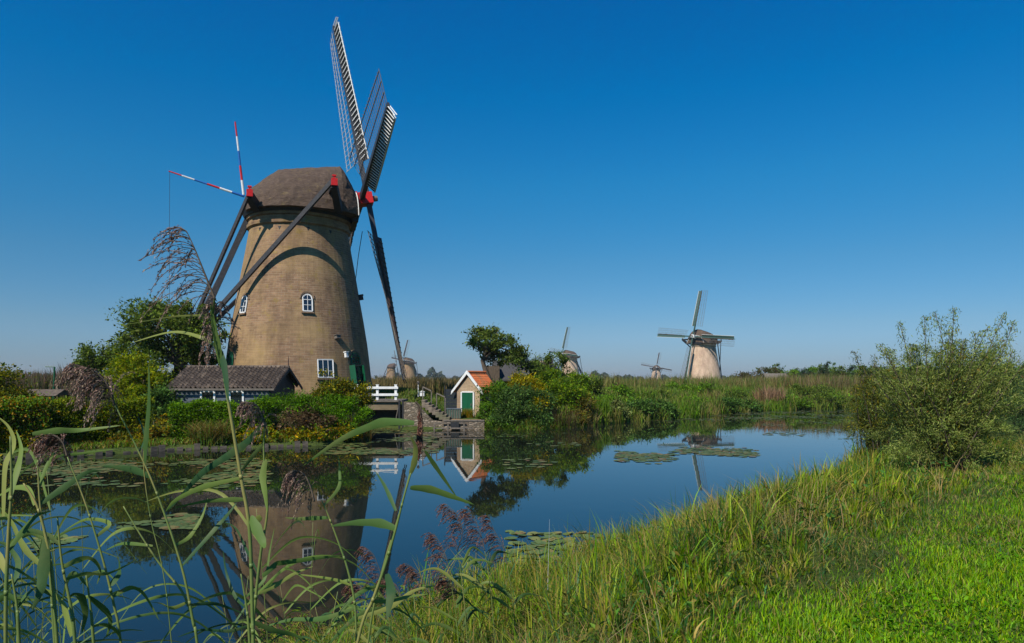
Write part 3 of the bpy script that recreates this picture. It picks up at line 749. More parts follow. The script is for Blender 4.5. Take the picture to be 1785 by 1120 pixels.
# far barn
bx = (1354-CXP)/F*160
o = empty('barn', (bx, 160, 1.2), 'low far barn with pale thatched roof in front of the right wood', 'barn')
m = MB(); m.bb(bx-3, bx+3, 158, 163, 1, 2.4); m.build('wall', M['dark_wood'], o)
m = MB(); m.prism([(bx-3.4, 157.5, 2.3), (bx+3.4, 157.5, 2.3), (bx+2.3, 160.5, 4.4), (bx-2.8, 160.5, 4.4)], (0, 0, 0), (0, 0, .3)); m.prism([(bx-3.4, 163.5, 2.3), (bx+3.4, 163.5, 2.3), (bx+2.3, 160.5, 4.4), (bx-2.8, 160.5, 4.4)], (0, 0, 0), (0, 0, .3)); m.build('roof', M['weathered'], o)

# timber edging along the left bank
te = empty('timber_edging', (-16, 32.6, 0), 'row of old grey timber planks edging the left bank at the water', 'edging')
E = [(-29.5, 26.6), (-21, 28.85), (-16, 32.55), (-10.2, 34.5)]
for (xa, ya), (xb, yb) in zip(E, E[1:]):
    L = math.hypot(xb-xa, yb-ya); k = int(L/.36); a_ = math.atan2(yb-ya, xb-xa)
    for i in range(k):
        if random.random() < .2: continue
        m = MB(); f = (i+.5)/k; h = .17+random.uniform(-.13, .09)+.06*math.sin(i*.5)
        m.box((xa+(xb-xa)*f+random.uniform(-.03, .03), ya+(yb-ya)*f-.12+random.uniform(-.04, .04), h/2-.2), (random.uniform(.24, .33), .06, h+.4), rz=a_+random.uniform(-.06, .06))
        m.build('plank', M['old_plank'], te)
#==PART3==
# ------------------------------------------------------------------ vegetation generators
def crown(blobs, n, cr, nc, shell=.55):
    P = []; D = []; TI = []
    vol = np.array([b[3]*b[4]*b[5] for b in blobs])**(2/3); vol /= vol.sum()
    for b, v in zip(blobs, vol):
        k = max(2, int(nc*v)); c = np.array(b[:3]); r = np.array(b[3:6])
        u = unit(RNG.normal(size=(k, 3)))*(RNG.uniform(shell**3, 1, (k, 1))**(1/3))
        cc = c+u*r
        m = max(4, int(n*v/k))
        for j in range(k):
            s = cr*RNG.uniform(.5, 1.4)
            p = cc[j]+RNG.normal(size=(m, 3))*s*(1, 1, .75)
            P.append(p); D.append(unit((p-c)/r)+RNG.normal(size=(m, 3))*.8); TI.append(np.full(m, RNG.uniform(.7, 1.3)))
    return np.concatenate(P), np.concatenate(D), np.concatenate(TI)
OLIVE = [(0.072, 0.112, 0.025), (0.108, 0.154, 0.032), (0.154, 0.198, 0.046), (0.054, 0.082, 0.022)]
DKGR = [(0.043, 0.088, 0.023), (0.068, 0.128, 0.035), (0.099, 0.167, 0.043)]
MIDG = [(0.079, 0.15, 0.029), (0.124, 0.211, 0.035), (0.157, 0.264, 0.044)]
YEL = [(0.329, 0.265, 0.025), (0.253, 0.228, 0.032), (0.152, 0.164, 0.025), (0.418, 0.304, 0.032)]
RUST = [(0.265, 0.132, 0.033), (0.344, 0.198, 0.039), (0.171, 0.159, 0.033), (0.132, 0.171, 0.026)]
WILL = [(.125, .155, .05), (.17, .20, .065), (.085, .115, .035), (.22, .24, .10)]
def foliage(parent, blobs, n, ls, cols, cr=.35, nc=60, name='crown', aspect=.5, shell=.55, up=.5, zmin=None, weights=None):
    P, D, T = crown(blobs, n, cr, nc, shell)
    k = np.ones(len(P), bool) if zmin is None else P[:, 2] > zmin
    P, D, T = P[k], D[k], T[k]
    t = np.clip(palette(len(P), cols, .25, weights)*T[:, None], .003, 1)
    sz = ls*np.clip(RNG.lognormal(-.12, .35, len(P)), .4, 2)
    return leaves(name, P, sz, sz*aspect, cols, parent, up=up, tint=t, dirs=D)
def limbs(parent, trunk, r0, blobs, nb=10, name='trunk', mt='bark'):
    m = MB(); pts = [Vector(p) for p in trunk]; k = len(pts)
    m.tube(pts, [r0*(1-.55*i/(k-1)) for i in range(k)], 8)
    for _ in range(nb):
        b = random.choice(blobs); i = random.randint(max(1, k//2), k-1); s = pts[i]
        e = Vector((b[0]+random.uniform(-.7, .7)*b[3], b[1]+random.uniform(-.7, .7)*b[4], b[2]+random.uniform(-.4, .8)*b[5]))
        md = s.lerp(e, .5)+Vector((random.uniform(-.2, .2), random.uniform(-.2, .2), .15))*(e-s).length*.4
        m.tube([s, s.lerp(md, .5)+Vector((0, 0, .05)), md, e], [r0*.42, r0*.32, r0*.22, r0*.06], 6)
    return m.build(name, M[mt], parent, True)
def B_(px, py, Y, rx, rz, ry=None):
    "blob from photograph pixels: centre, radii in px"
    c = W(px, py, Y); s = Y/F
    return (*c, rx*s, (ry if ry is not None else rx*s*.9), rz*s)
def tree(name, label, base, trunk, r0, blobs, n, ls, cols, cr=.35, nc=60, nb=10, group=None, cat='tree', **k):
    o = empty(name, base, label, cat, group)
    limbs(o, trunk, r0, blobs, nb); foliage(o, blobs, n, ls, cols, cr, nc, **k)
    return o
def shrub(name, label, blobs, n, ls, cols, cr=.22, nc=50, cat='shrub', group=None, core=True, **k):
    x = sum(b[0] for b in blobs)/len(blobs); y = sum(b[1] for b in blobs)/len(blobs); z = max(gz(x, y), 0)
    o = empty(name, (x, y, z), label, cat, group)
    foliage(o, blobs, n, ls, cols, cr, nc, name='foliage', zmin=.02, **k)
    m = MB()
    for _ in range(14):
        b = random.choice(blobs); e = Vector((b[0]+random.uniform(-.8, .8)*b[3], b[1]+random.uniform(-.8, .8)*b[4], b[2]+random.uniform(-.2, .8)*b[5]))
        s = Vector((x+(b[0]-x)*.7+random.uniform(-.2, .2), y+(b[1]-y)*.7, min(z, e.z-.2)-.1))
        m.tube([s, s.lerp(e, .5)+Vector((random.uniform(-.1, .1), 0, .1)), e], [.035, .025, .008], 5)
    m.build('stem', M['bark'], o, True)
    return o

# ---- left trees
bt = [B_(300, 575, 45, 78, 42), B_(235, 590, 44.5, 42, 50), B_(270, 560, 45, 45, 35), B_(330, 560, 45, 45, 36), B_(360, 600, 46, 48, 40), B_(290, 635, 45, 75, 36), B_(390, 640, 47, 20, 30)]
p = W(315, 690, 45)
tree('tree', 'large dense olive green tree behind the black shed and left of the big windmill', (p[0], 45, 1.5),
     [(p[0], 45, 1.3), (p[0]-.1, 45, 2.6), (p[0]+.1, 45, 4), (p[0], 45.1, 5.4), (p[0]-.2, 45, 6.5)], .28, bt, 30000, .2, OLIVE, .34, 150, 18)
bt = [B_(168, 622, 47, 30, 20), B_(150, 632, 47, 18, 14), B_(190, 640, 47, 22, 14)]
p = W(180, 680, 47)
tree('tree', 'smaller rounded tree left of the large olive tree, above the far left hedge', (p[0], 47, 1.5),
     [(p[0], 47, 1.3), (p[0], 47, 2.8), (p[0]-.2, 47, 4.2)], .12, bt, 5500, .18, OLIVE, .25, 34, 8)
shrub('shrub', 'tall yellow green shrub between the far left hedge and the black shed', [B_(245, 680, 39, 42, 38), B_(215, 665, 39.5, 28, 38), B_(275, 672, 39.5, 25, 28), B_(235, 640, 40, 30, 22)], 15000, .15, [(.13, .18, .02), (.19, .22, .025), (.085, .14, .018), (.25, .25, .03)], .26, 90)
shrub('shrub', 'dark green bush at the left end of the black shed', [B_(280, 705, 37.5, 24, 26), B_(295, 690, 38, 14, 20)], 4500, .13, DKGR, .2, 36)
shrub('shrub', 'bushy plant at the very left edge behind the rusty hedge', [B_(10, 668, 36, 26, 30), B_(35, 690, 36, 22, 18)], 5500, .14, [(.12, .14, .02), (.2, .17, .02), (.07, .10, .02)], .24, 40)
# ---- hedges: rows of short overlapping blobs with a clipped top
def hedge(label, pts, w, h0, top, n, cols, ls=.11, rough=.1, weights=None, patches=None):
    "pts: centre line; clipped hedge body filled with leaves on its faces"
    o = empty('hedge', (pts[0][0], pts[0][1], gz(*pts[0])), label, 'hedge')
    seg = [(Vector((*a, 0)), Vector((*b_, 0))) for a, b_ in zip(pts, pts[1:])]
    Ls = np.array([(b_-a).length for a, b_ in seg]); pr = Ls/Ls.sum()
    si = RNG.choice(len(seg), n, p=pr); f = RNG.uniform(-.01, 1.01, n)
    A_ = np.array([[a.x, a.y] for a, b_ in seg])[si]; Bv = np.array([[b_.x, b_.y] for a, b_ in seg])[si]
    c = A_+(Bv-A_)*f[:, None]; d = unit(Bv-A_); nrm = np.stack([-d[:, 1], d[:, 0]], 1)
    face = RNG.choice(3, n, p=(.5, .38, .12))       # front, top, back
    v = RNG.uniform(0, 1, n)
    off = np.where(face == 0, -w/2, np.where(face == 2, w/2, RNG.uniform(-w/2, w/2, n)))
    th_ = top+.09*np.sin(c[:, 0]*2.3)+.06*np.sin(c[:, 0]*5.1+1)
    z = np.where(face == 1, th_, h0+(th_-h0)*v)
    round_ = np.where(face != 1, 1-.35*np.clip((z-(th_-.35))/.35, 0, 1)**2, 1)
    off = off*round_
    off += rough*1.3*np.sin(c[:, 0]*3.1+z*2.2)*np.cos(z*4.3+c[:, 0])
    P = np.column_stack([c+nrm*off[:, None], z])+RNG.normal(size=(n, 3))*rough
    t = palette(n, cols, .28, weights)
    if patches:
        pn = np.sin(c[:, 0]*1.7+z*2.1)+np.sin(c[:, 0]*.63+2+z)+RNG.normal(0, .5, n)
        k = pn > patches[0]; t[k] = palette(k.sum(), patches[1], .28)
    nn = np.column_stack([nrm*np.where(face == 0, -1, 1)[:, None], np.full(n, .6)])
    leaves('foliage', P, ls, ls*.55, cols, o, tint=t, dirs=unit(nn)+RNG.normal(size=(n, 3))*.9)
    m = MB()
    for a, b_ in seg:
        cc = (a+b_)/2; dd = b_-a
        m.box((cc.x, cc.y, (h0+top)/2-.12), (dd.length-.1, w*.62, top-h0-.35), rz=math.atan2(dd.y, dd.x))
    m.build('shade_core', M['core'], o)  # solid dark boxes in place of the hedge's inner shade
    return o
def xy(px, Y): return ((px-CXP)/F*Y, Y)
hedge('rust and gold tinted hedge at the far left edge of the bank', [xy(-60, 28.6), xy(75, 30.6)], 1.3, .35, 2.25, 14000, RUST[2:]+RUST[:2]+MIDG+MIDG, .13, .14, patches=(.9, YEL))
hedge('long clipped green and yellow hedge left of the tall yellow green shrub', [xy(70, 31.4), xy(150, 32.9), xy(262, 34.3)], 1.3, .35, 2.2, 24000, [(.15, .19, .022), (.11, .17, .02), (.21, .21, .025), (.085, .13, .018)], .11, .09, patches=(.75, RUST))
hedge('bright green clipped hedge in front of the black shed', [xy(302, 34.6), xy(380, 35.2), xy(470, 36.0)], 1.5, .3, 2.05, 26000, [(.08, .17, .016), (.115, .22, .02), (.055, .115, .014), (.15, .25, .025)], .11, .09)
shrub('shrub', 'spreading bright green conifer hedge in front of the windmill windows', [B_(500, 703, 36.6, 50, 16), B_(560, 706, 36.9, 48, 18), B_(605, 722, 37, 36, 30), B_(585, 745, 36.4, 40, 22), B_(465, 720, 36.2, 26, 26)], 21000, .13, [(.08, .175, .016), (.12, .23, .022), (.055, .12, .014)], .22, 110, aspect=.3)
shrub('shrub', 'yellow leaved shrub beside the sluice under the rectangular mill window', [B_(592, 684, 38.5, 38, 19), B_(625, 695, 38.5, 24, 24), B_(565, 690, 38.5, 26, 15), B_(566, 660, 38.6, 5, 14)], 8500, .14, [(.24, .19, .025), (.17, .16, .025), (.10, .12, .02), (.07, .10, .02)], .22, 60)
shrub('dead_fern', 'brown withered patch in the middle of the bank planting', [B_(525, 728, 35.8, 34, 16), B_(560, 735, 35.8, 24, 12)], 4500, .14, [(.12, .08, .045), (.08, .055, .03), (.15, .11, .06)], .18, 30, cat='fern')
shrub('garden_plants', 'low orange and yellow border plants at the water edge below the conifer hedge', [B_(455, 760, 34.6, 36, 10), B_(515, 762, 35.2, 30, 11), B_(560, 755, 35.6, 32, 12), B_(600, 755, 36, 20, 14)], 7000, .13, YEL+RUST+MIDG, .16, 60, cat='border plants')
shrub('garden_plants', 'small yellow flowering plants between the two left hedges', [B_(272, 745, 33.6, 26, 16), B_(250, 760, 33.2, 14, 10), B_(205, 768, 32.3, 20, 7)], 4200, .12, [(.30, .24, .02), (.10, .12, .02), (.20, .12, .03), (.06, .09, .02)], .16, 40, cat='border plants')
def tuft(label, px, Y, n, h, w, cols, r=.5, lean=.5, name='grass_tussock', **k):
    x, y = xy(px, Y); o = empty(name, (x, y, max(gz(x, y), 0)), label, 'grass tuft')
    a = RNG.uniform(0, 6.28, n); rr = r*np.sqrt(RNG.uniform(0, 1, n))
    P = onground(np.column_stack([x+rr*np.cos(a), y+rr*np.sin(a)*.6])); P[:, 2] = np.maximum(P[:, 2], -.05)
    blades('blades', P, RNG.uniform(.5, 1.1, n)*h, w, RNG.uniform(.1, lean, n), cols, o, 4, **k)
tuft('arching green and brown grass tussock at the foot of the bright green hedge', 365, 33.6, 900, 1.35, .035, [(.10, .16, .03), (.07, .12, .025), (.20, .15, .05)], 1.0, 1.1, tipcol=(.25, .14, .07), tipf=.35)
tuft('brown sedge tuft on the bank corner beside the sluice inlet', 625, 36.8, 500, 1.3, .035, [(.20, .13, .05), (.13, .10, .035), (.08, .10, .03)], .7, 1.1)
# ---- centre
bt = [B_(850, 596, 54, 36, 24), B_(835, 590, 54, 22, 18), B_(880, 604, 54, 30, 20), B_(862, 582, 54, 20, 12), B_(905, 622, 54, 22, 15), B_(892, 630, 54.5, 28, 16), B_(868, 622, 54.5, 20, 12), B_(925, 636, 55, 16, 14)]
b0 = W(856, 685, 54)
tree('tree', 'gnarled leaning fruit tree with bare crooked trunk beside the brick hut', (b0[0], 54, 1.3),
     [b0, W(853, 662, 54), W(846, 645, 54), W(841, 628, 54), W(846, 614, 54), W(862, 604, 54)], .24, bt, 10500, .2, [(.08, .12, .03), (.11, .155, .035), (.055, .08, .022), (.15, .18, .05)], .25, 80, 14)
bt = [B_(940, 630, 57, 20, 14), B_(970, 626, 57, 18, 12), B_(985, 640, 57, 20, 16), B_(955, 648, 57, 26, 13)]
b0 = W(965, 690, 57)
tree('tree', 'sparse thin tree between the cottage chimney and the distant windmill', (b0[0], 57, 1.3), [b0, W(962, 660, 57), W(958, 640, 57)], .1, bt, 4300, .17, OLIVE, .22, 45, 12)
shrub('shrub', 'rounded dark green bush touching the right wall of the brick hut', [B_(860, 697, 47.2, 24, 30), B_(855, 718, 47.0, 22, 20), B_(876, 685, 48.3, 20, 22)], 10500, .13, [(.05, .11, .02), (.08, .15, .025), (.11, .19, .03)], .2, 80)
shrub('shrub', 'broad blue green bush overhanging the water right of the quay', [B_(905, 705, 46.8, 38, 34), B_(885, 725, 46.3, 28, 24), B_(925, 725, 46.5, 30, 24), B_(940, 700, 47.2, 22, 30)], 19000, .15, [(.055, .11, .03), (.085, .15, .04), (.12, .19, .06), (.045, .08, .025)], .24, 130)
shrub('shrub', 'golden yellow bush in front of the dark cottage roof', [B_(918, 672, 48.4, 28, 17), B_(938, 690, 47.6, 14, 20), B_(905, 664, 49, 14, 12), B_(942, 708, 46.5, 10, 12)], 7000, .15, [(.34, .26, .02), (.24, .21, .02), (.14, .16, .02)], .2, 60)
shrub('shrub', 'leafy green thicket between the golden bush and the reed belt', [B_(975, 690, 50, 32, 30), B_(1000, 700, 50.5, 26, 28), B_(960, 665, 52, 25, 18), B_(1000, 668, 53, 24, 15), B_(985, 725, 49, 24, 18)], 19000, .16, [(.09, .16, .022), (.13, .21, .028), (.18, .22, .035), (.06, .11, .02)], .26, 130)
shrub('shrub', 'autumn tinted bramble bush at the end of the leafy thicket', [B_(1015, 705, 50, 20, 24), B_(1000, 728, 49, 24, 14)], 5500, .14, [(.13, .12, .03), (.20, .14, .035), (.07, .09, .02)], .2, 45)
shrub('shrub', 'low grass green weeds hanging over the right end of the stone quay', [B_(862, 738, 46, 16, 12), B_(880, 742, 46, 20, 8), B_(845, 722, 47.4, 14, 8)], 3800, .13, MIDG, .16, 36)
tuft('bright green iris clump at the water edge before the reed belt', 1045, 52, 600, 2.0, .05, [(.09, .17, .03), (.13, .2, .03)], .9, .3)
tuft('brown dead reed stalks fallen over the bank under the leafy thicket', 975, 47.6, 500, 1.5, .04, [(.20, .15, .08), (.14, .10, .05), (.09, .09, .03)], 1.3, 1.2)
tuft('orange grass tuft growing at the foot of the green hut door', 815, 48.35, 300, .75, .03, [(.24, .16, .03), (.12, .15, .02)], .45, .6)
tuft('green fern like tuft on the slope between the steps and the screen', 757, 48.6, 350, 1.0, .05, [(.07, .13, .02), (.10, .17, .03)], .7, .8)

# ---- reed belts (uncountable)
def along(pts, n, d0, d1, power=1.0):
    pts = np.array(pts, float); seg = pts[1:]-pts[:-1]; L = np.linalg.norm(seg, axis=1)
    i = RNG.choice(len(seg), n, p=L/L.sum()); f = RNG.uniform(0, 1, n)[:, None]
    d = unit(seg[i]); nrm = np.stack([-d[:, 1], d[:, 0]], 1)
    q = d0+(d1-d0)*RNG.uniform(0, 1, n)**power
    return pts[i]+seg[i]*f+nrm*q[:, None], q
RSH = [(1.4, 45.5), (4.4, 48.2), (8.6, 54), (15.5, 60), (22.5, 69), (28, 74), (36, 77.5), (60, 79.5), (90, 81)]
def reedbed(name, P, h, w, cols, tip, tipf=.5, lean=.35, wts=None, label=None):
    P = onground(P); P = P[P[:, 2] > -.3]; n = len(P)
    hh = (h if np.isscalar(h) else h[:n])*RNG.uniform(.7, 1.12, n)
    hh = hh*(1+.16*np.sin(P[:, 0]*.9+P[:, 1]*.5)+.1*np.sin(P[:, 0]*2.3)+.12*np.sin(P[:, 0]*.31+P[:, 1]*.23))
    pn = np.sin(P[:, 0]*.55+P[:, 1]*.35)+np.sin(P[:, 0]*1.3-P[:, 1]*.8+2)+RNG.normal(0, .7, n)
    cs = np.array(cols); ix = np.clip(((pn+2.2)/4.4*len(cs)).astype(int), 0, len(cs)-1)
    o = blades(name, P, hh, w, RNG.uniform(.03, lean, n), cols, seg=3, tipcol=tip, tipf=tipf, weights=wts, idx=ix)
    return tag(o, kind='stuff')
P, q = along(RSH, 60000, 11, 44, 1.2); P = P[P[:, 0] > 1]
reedbed('reed_bed', P, 2.3, .07, [(.05, .10, .02), (.09, .15, .03), (.13, .19, .04), (.18, .18, .06), (.15, .13, .05), (.085, .13, .03)], (.25, .18, .09), .38, .4)
P, q = along(RSH, 70000, -.5, 15, 1.15); P = P[P[:, 0] > 3.2]
reedbed('bank_sedge', P, 1.2, .07, [(.08, .16, .022), (.13, .22, .035), (.055, .10, .02), (.17, .18, .05), (.11, .19, .03), (.20, .17, .07)], (.16, .13, .05), .25, .5)
P, q = along([(36, 82), (60, 84), (160, 88)], 26000, 2, 30)
reedbed('reed_bed', P, 2.4, .09, [(.07, .09, .025), (.11, .11, .035), (.14, .12, .05)], (.2, .14, .085), .7)
P = np.column_stack([RNG.uniform(-24, 0, 30000), RNG.uniform(66, 108, 30000)])
reedbed('reed_bed', P, 1.9, .09, [(.10, .10, .03), (.14, .12, .045), (.06, .08, .02)], (.2, .14, .07), .7)
P = np.column_stack([RNG.uniform(-62, -26, 36000), RNG.uniform(50, 90, 36000)]); P = P[P[:, 0] < -P[:, 1]*.52]
reedbed('reed_bed', P, 2.4, .08, [(.06, .075, .025), (.09, .085, .035), (.045, .06, .02)], (.16, .10, .075), .6)
# taller far reed and scrub strips towards the horizon
for y0_, y1_, n_, x0_, x1_ in ((110, 150, 16000, -140, 150), (150, 260, 16000, -230, 250)):
    P = np.column_stack([RNG.uniform(x0_, x1_, n_), RNG.uniform(y0_, y1_, n_)])
    reedbed('far_reeds', P, 2.1, .2, [(.08, .09, .03), (.11, .10, .04), (.06, .075, .025)], (.16, .12, .07), .5)
# red brown reed plumes
P, q = along([(28, 74), (30.5, 75.2)], 500, .3, 2.5)
reedbed('pink_reeds', P, 2.0, .1, [(.24, .165, .10), (.19, .14, .07), (.12, .13, .04)], (.31, .2, .13), .7, .5)
# scrub lumps in the reed belt
LB = 'low bush in the reed belt along the far bank'
k_ = 0
for px, py, Y, rx, rz, c, wd in ((1070, 715, 57, 22, 17, WILL, 'grey green rounded bush at the left end of the reed belt, near the iris clump'), (1120, 710, 62, 24, 16, DKGR, 'dark green bush low at the water left of the pale windmill'),
        (1155, 712, 66, 20, 12, DKGR, 'very low dark bush under the tiny far windmill'), (1178, 676, 78, 20, 9, MIDG, 'fresh green bush in mid reed belt below the pale windmill tail'),
        (1080, 685, 64, 18, 12, MIDG, 'green elder like bush near the left top of the reed belt'), (1255, 705, 73, 34, 11, DKGR, 'wide dark bush at the water below the pale windmill'),
        (1230, 690, 80, 26, 10, OLIVE, 'olive bush in the reed belt in front of the pale windmill base'), (1300, 705, 77, 24, 9, DKGR, 'small dark bush left of the pinkish reed plumes'),
        (1385, 702, 80, 30, 10, MIDG, 'green bush right of the pinkish reed plumes'), (1440, 698, 82, 34, 14, OLIVE, 'olive bush at the far right end of the water'), (1030, 672, 62, 22, 10, OLIVE, 'olive bush directly right of the thicket by the distant windmill')):
    if py > 692:
        ys = np.arange(46, 90, .1); dd, _ = sdist((px-CXP)/F*ys, ys); Y = float(ys[np.argmax(dd > .5)]) if (dd > .5).any() else Y
    shrub('shrub', wd, [B_(px, py, Y, rx, rz), B_(px+rx*.5, py+rz*.3, Y, rx*.6, rz*.7), B_(px-rx*.5, py+rz*.3, Y, rx*.6, rz*.7)], 3600, .2, c, .26, 36)

def landY(px, off):
    ys = np.arange(46, 92, .1); dd, _ = sdist((px-CXP)/F*ys, ys); k = np.argmax(dd > off); return float(ys[k])
for px, off, rx, h, c, wd in ((1060, 4, 20, 1.7, MIDG, 'light green bush between the iris clump and the reed tops'), (1100, 2.5, 24, 1.5, MIDG, 'fresh green low bush under the left reed tops'), (1140, 5, 26, 1.9, OLIVE, 'olive green bush in mid reed belt under the tiny far windmill'),
        (1195, 3, 26, 1.5, MIDG, 'yellowish green bush left below the pale windmill'), (1222, 7, 22, 2.0, MIDG, 'green bush behind the wide dark bush at the pale windmill'), (1275, 4, 30, 1.8, OLIVE, 'olive bush just left below the pinkish plumes'), (1350, 3, 26, 1.6, MIDG, 'green bush directly right under the pinkish plumes'),
        (1410, 6, 34, 2.0, OLIVE, 'broad olive bush under the far barn'), (1455, 3, 24, 1.6, MIDG, 'bright green bush beside the yellowing willow')):
    Y = landY(px, off); x_ = (px-CXP)/F*Y; r_ = rx*Y/F; z_ = gz(x_, Y)
    shrub('shrub', wd, [(x_, Y, z_+h*.36, r_, r_*.8, h*.42), (x_+r_*.5, Y, z_+h*.34, r_*.6, r_*.6, h*.34), (x_-r_*.6, Y, z_+h*.3, r_*.6, r_*.6, h*.3)], 3600, .19, c, .24, 40)

# ---- right wood: countable trees, shared label
kinds = [OLIVE, [(.03, .055, .022), (.045, .075, .03), (.06, .095, .035)], MIDG]
px = 1352; i = 0
while px < 1800:
    Y = 175+random.uniform(-12, 25); w = random.uniform(10, 17); h = random.uniform(15, 24)
    x = (px-CXP)/F*Y; top = EYE+(HZ-(660-h-4))/F*Y*random.uniform(.85, 1.15)
    rx = w*Y/F; z0 = 1.2
    bl = [(x, Y, z0+(top-z0)*.45, rx, rx, (top-z0)*.42), (x+rx*.3, Y, z0+(top-z0)*.72, rx*.6, rx*.6, (top-z0)*.28), (x-rx*.45, Y, z0+(top-z0)*.6, rx*.55, rx*.6, (top-z0)*.3)]
    tree('tree', 'slender dark tree in the row of the far right wood', (x, Y, z0), [(x, Y, z0-.3), (x, Y, z0+(top-z0)*.4), (x, Y, z0+(top-z0)*.8)], .15, bl, 1700, .42, kinds[i % 3], .36, 34, 3, group='trees of the far right wood')
    px += random.uniform(9, 15); i += 1
for px, py, rx, rz, wd in ((1292, 656, 14, 6, 'lowest brown shrub right of the pale windmill'), (1312, 652, 18, 8, 'brown green shrub left of the far barn'), (1338, 648, 20, 10, 'rusty rounded shrub behind the far barn')):
    shrub('shrub', wd, [B_(px, py, 168, rx, rz), B_(px+6, py+4, 168, rx, rz)], 1300, .4, [(.12, .08, .04), (.08, .08, .03), (.06, .08, .025)], .4, 24)
# far woodland on the horizon (one mass)
Pf = []
for a_, b2, Y, h in ((-200, 120, 700, 8), (655, 700, 900, 10), (700, 770, 900, 16), (770, 800, 900, 9), (1000, 1090, 800, 11), (1090, 1340, 1000, 7), (1340, 1990, 600, 9), (120, 420, 900, 8), (800, 1000, 900, 9)):
    n_ = int((b2-a_)*16); xx = RNG.uniform(a_, b2, n_); yy = Y*RNG.uniform(.95, 1.1, n_)
    hh = h*(.55+.3*np.sin(xx*.11)+.25*np.sin(xx*.31+1))*RNG.uniform(0, 1, n_)**.6
    Pf.append(np.column_stack([(xx-CXP)/F*yy, yy, 1.2+np.maximum(hh, .2)]))
Pf = np.concatenate(Pf)
tag(leaves('far_woodland', Pf, 4.5, 2.8, [(.05, .07, .05), (.06, .08, .055), (.07, .075, .05)]), kind='stuff')

# ---- grass on the far side (mill mound, slopes)
P = np.column_stack([RNG.uniform(-26, 2, 60000), RNG.uniform(35, 66, 60000)]); d, nr = sdist(P[:, 0], P[:, 1]); P = P[(d > .4) & ~nr]
k = (np.hypot(P[:, 0]-MC[0], P[:, 1]-MC[1]) > 5.2) & ~((P[:, 0] > -11.3) & (P[:, 0] < -1.8) & (P[:, 1] < 48.3) & (P[:, 1] > 45)) & ~((P[:, 0] > -19) & (P[:, 0] < -13.5) & (P[:, 1] < 42.7) & (P[:, 1] > 38.2))
P = P[k]
tag(blades('meadow_grass', onground(P), RNG.uniform(.12, .35, len(P)), .05, .5, [(.08, .13, .02), (.11, .16, .03), (.14, .13, .04)], seg=2), kind='stuff')
# dark plants trailing along the left bank
P, q = along([(-1.9, 45.6), (1.4, 45.3), (4.4, 48.0)], 2500, -.3, 1.0)
tag(blades('bank_sedge', onground(P), RNG.uniform(.3, .8, len(P)), .04, .7, MIDG+[(.16, .12, .04)], seg=3), kind='stuff')
P, q = along([(-33, 25.6), (-21, 28.9), (-16, 32.7), (-9.5, 34.9), (-8, 37), (-9.6, 42.5)], 7000, .0, 1.2)
tag(blades('bank_sedge', onground(P), RNG.uniform(.15, .5, len(P)), .035, .8, MIDG+[(.20, .16, .04), (.16, .10, .04)], seg=3), kind='stuff')

# ---- willow on the right bank
def willow(label, cx, cy, blobs, shoots, n, cols, group=None):
    z = gz(cx, cy); o = empty('willow_bush', (cx, cy, z), label, 'willow')
    m = MB(); P = []; D = []
    for (tx, ty, tz) in shoots:
        s = Vector((cx+random.uniform(-.5, .5), cy+random.uniform(-.4, .4), z-.1)); e = Vector((tx, ty, tz)); L = (e-s).length
        md = s.lerp(e, .5)+Vector((random.uniform(-.12, .12), random.uniform(-.12, .12), .04))*L
        pts = []
        for i in range(9): f = i/8; pts.append((s*(1-f)+md*f).lerp(md*(1-f)+e*f, f))
        m.tube(pts, [.028*(1-i/8*.85)+.003 for i in range(9)], 5)
        nn_ = int(L*85)
        for j in range(nn_):
            f = .22+.78*random.random()**.8; i = min(7, int(f*8)); p_ = pts[i].lerp(pts[i+1], f*8-i); d_ = (pts[i+1]-pts[i]).normalized()
            sp = .26*(1.1-f)+.05
            P.append(p_+Vector((random.gauss(0, sp), random.gauss(0, sp), random.gauss(0, sp*.6)))); D.append(d_*.9+Vector((random.gauss(0, .6), random.gauss(0, .6), random.gauss(-.05, .45))))
    m.build('branch', M['bark'], o, True)
    P = np.array(P); D = np.array(D)
    t = palette(len(P), cols, .25)
    k = RNG.uniform(size=len(P)) < .05; t[k] = palette(k.sum(), [(.26, .2, .04), (.2, .12, .04)])
    leaves('foliage', P, .13, .024, cols, o, tint=t, dirs=D, up=.4)
    P2, D2, T2 = crown(blobs, n, .13, 170, .3); T2 = T2**1.7; k = P2[:, 2] > height(P2[:, 0], P2[:, 1])
    leaves('foliage', P2[k], .10, .021, cols, o, tint=np.clip(palette(k.sum(), cols, .25)*T2[k][:, None], .003, 1), dirs=D2[k], up=.4)
    return o
YW = 20.5
sh = [W(1568, 562, YW), W(1590, 600, YW), W(1612, 552, YW), W(1630, 545, YW), W(1663, 536, YW), W(1655, 575, YW), W(1680, 590, YW-.5), W(1700, 580, YW), W(1722, 570, YW), W(1752, 545, YW+.3), W(1768, 560, YW), W(1745, 590, YW), W(1640, 610, YW-1), W(1600, 630, YW), W(1575, 640, YW)]
for _ in range(80): sh.append(W(random.uniform(1520, 1785), random.uniform(590, 715), YW+random.uniform(-1.8, 1.6)))
bl = [B_(1640, 790, YW-1.2, 120, 30, 1.2), B_(1640, 700, YW, 100, 72, 1.6), B_(1600, 660, YW, 60, 50, 1.1), B_(1690, 640, YW, 60, 50, 1.1), B_(1560, 750, YW-.6, 60, 50, 1.1), B_(1650, 750, YW-.8, 110, 48, 1.3), B_(1720, 690, YW, 50, 60, 1.2), B_(1600, 620, YW, 22, 24, .5), B_(1715, 615, YW, 32, 26, .6)]
willow('large loose grey green willow bush on the near right bank', *xy(1640, YW), bl, sh, 21000, [(.15, .19, .055), (.21, .25, .075), (.10, .14, .04), (.27, .30, .11)])
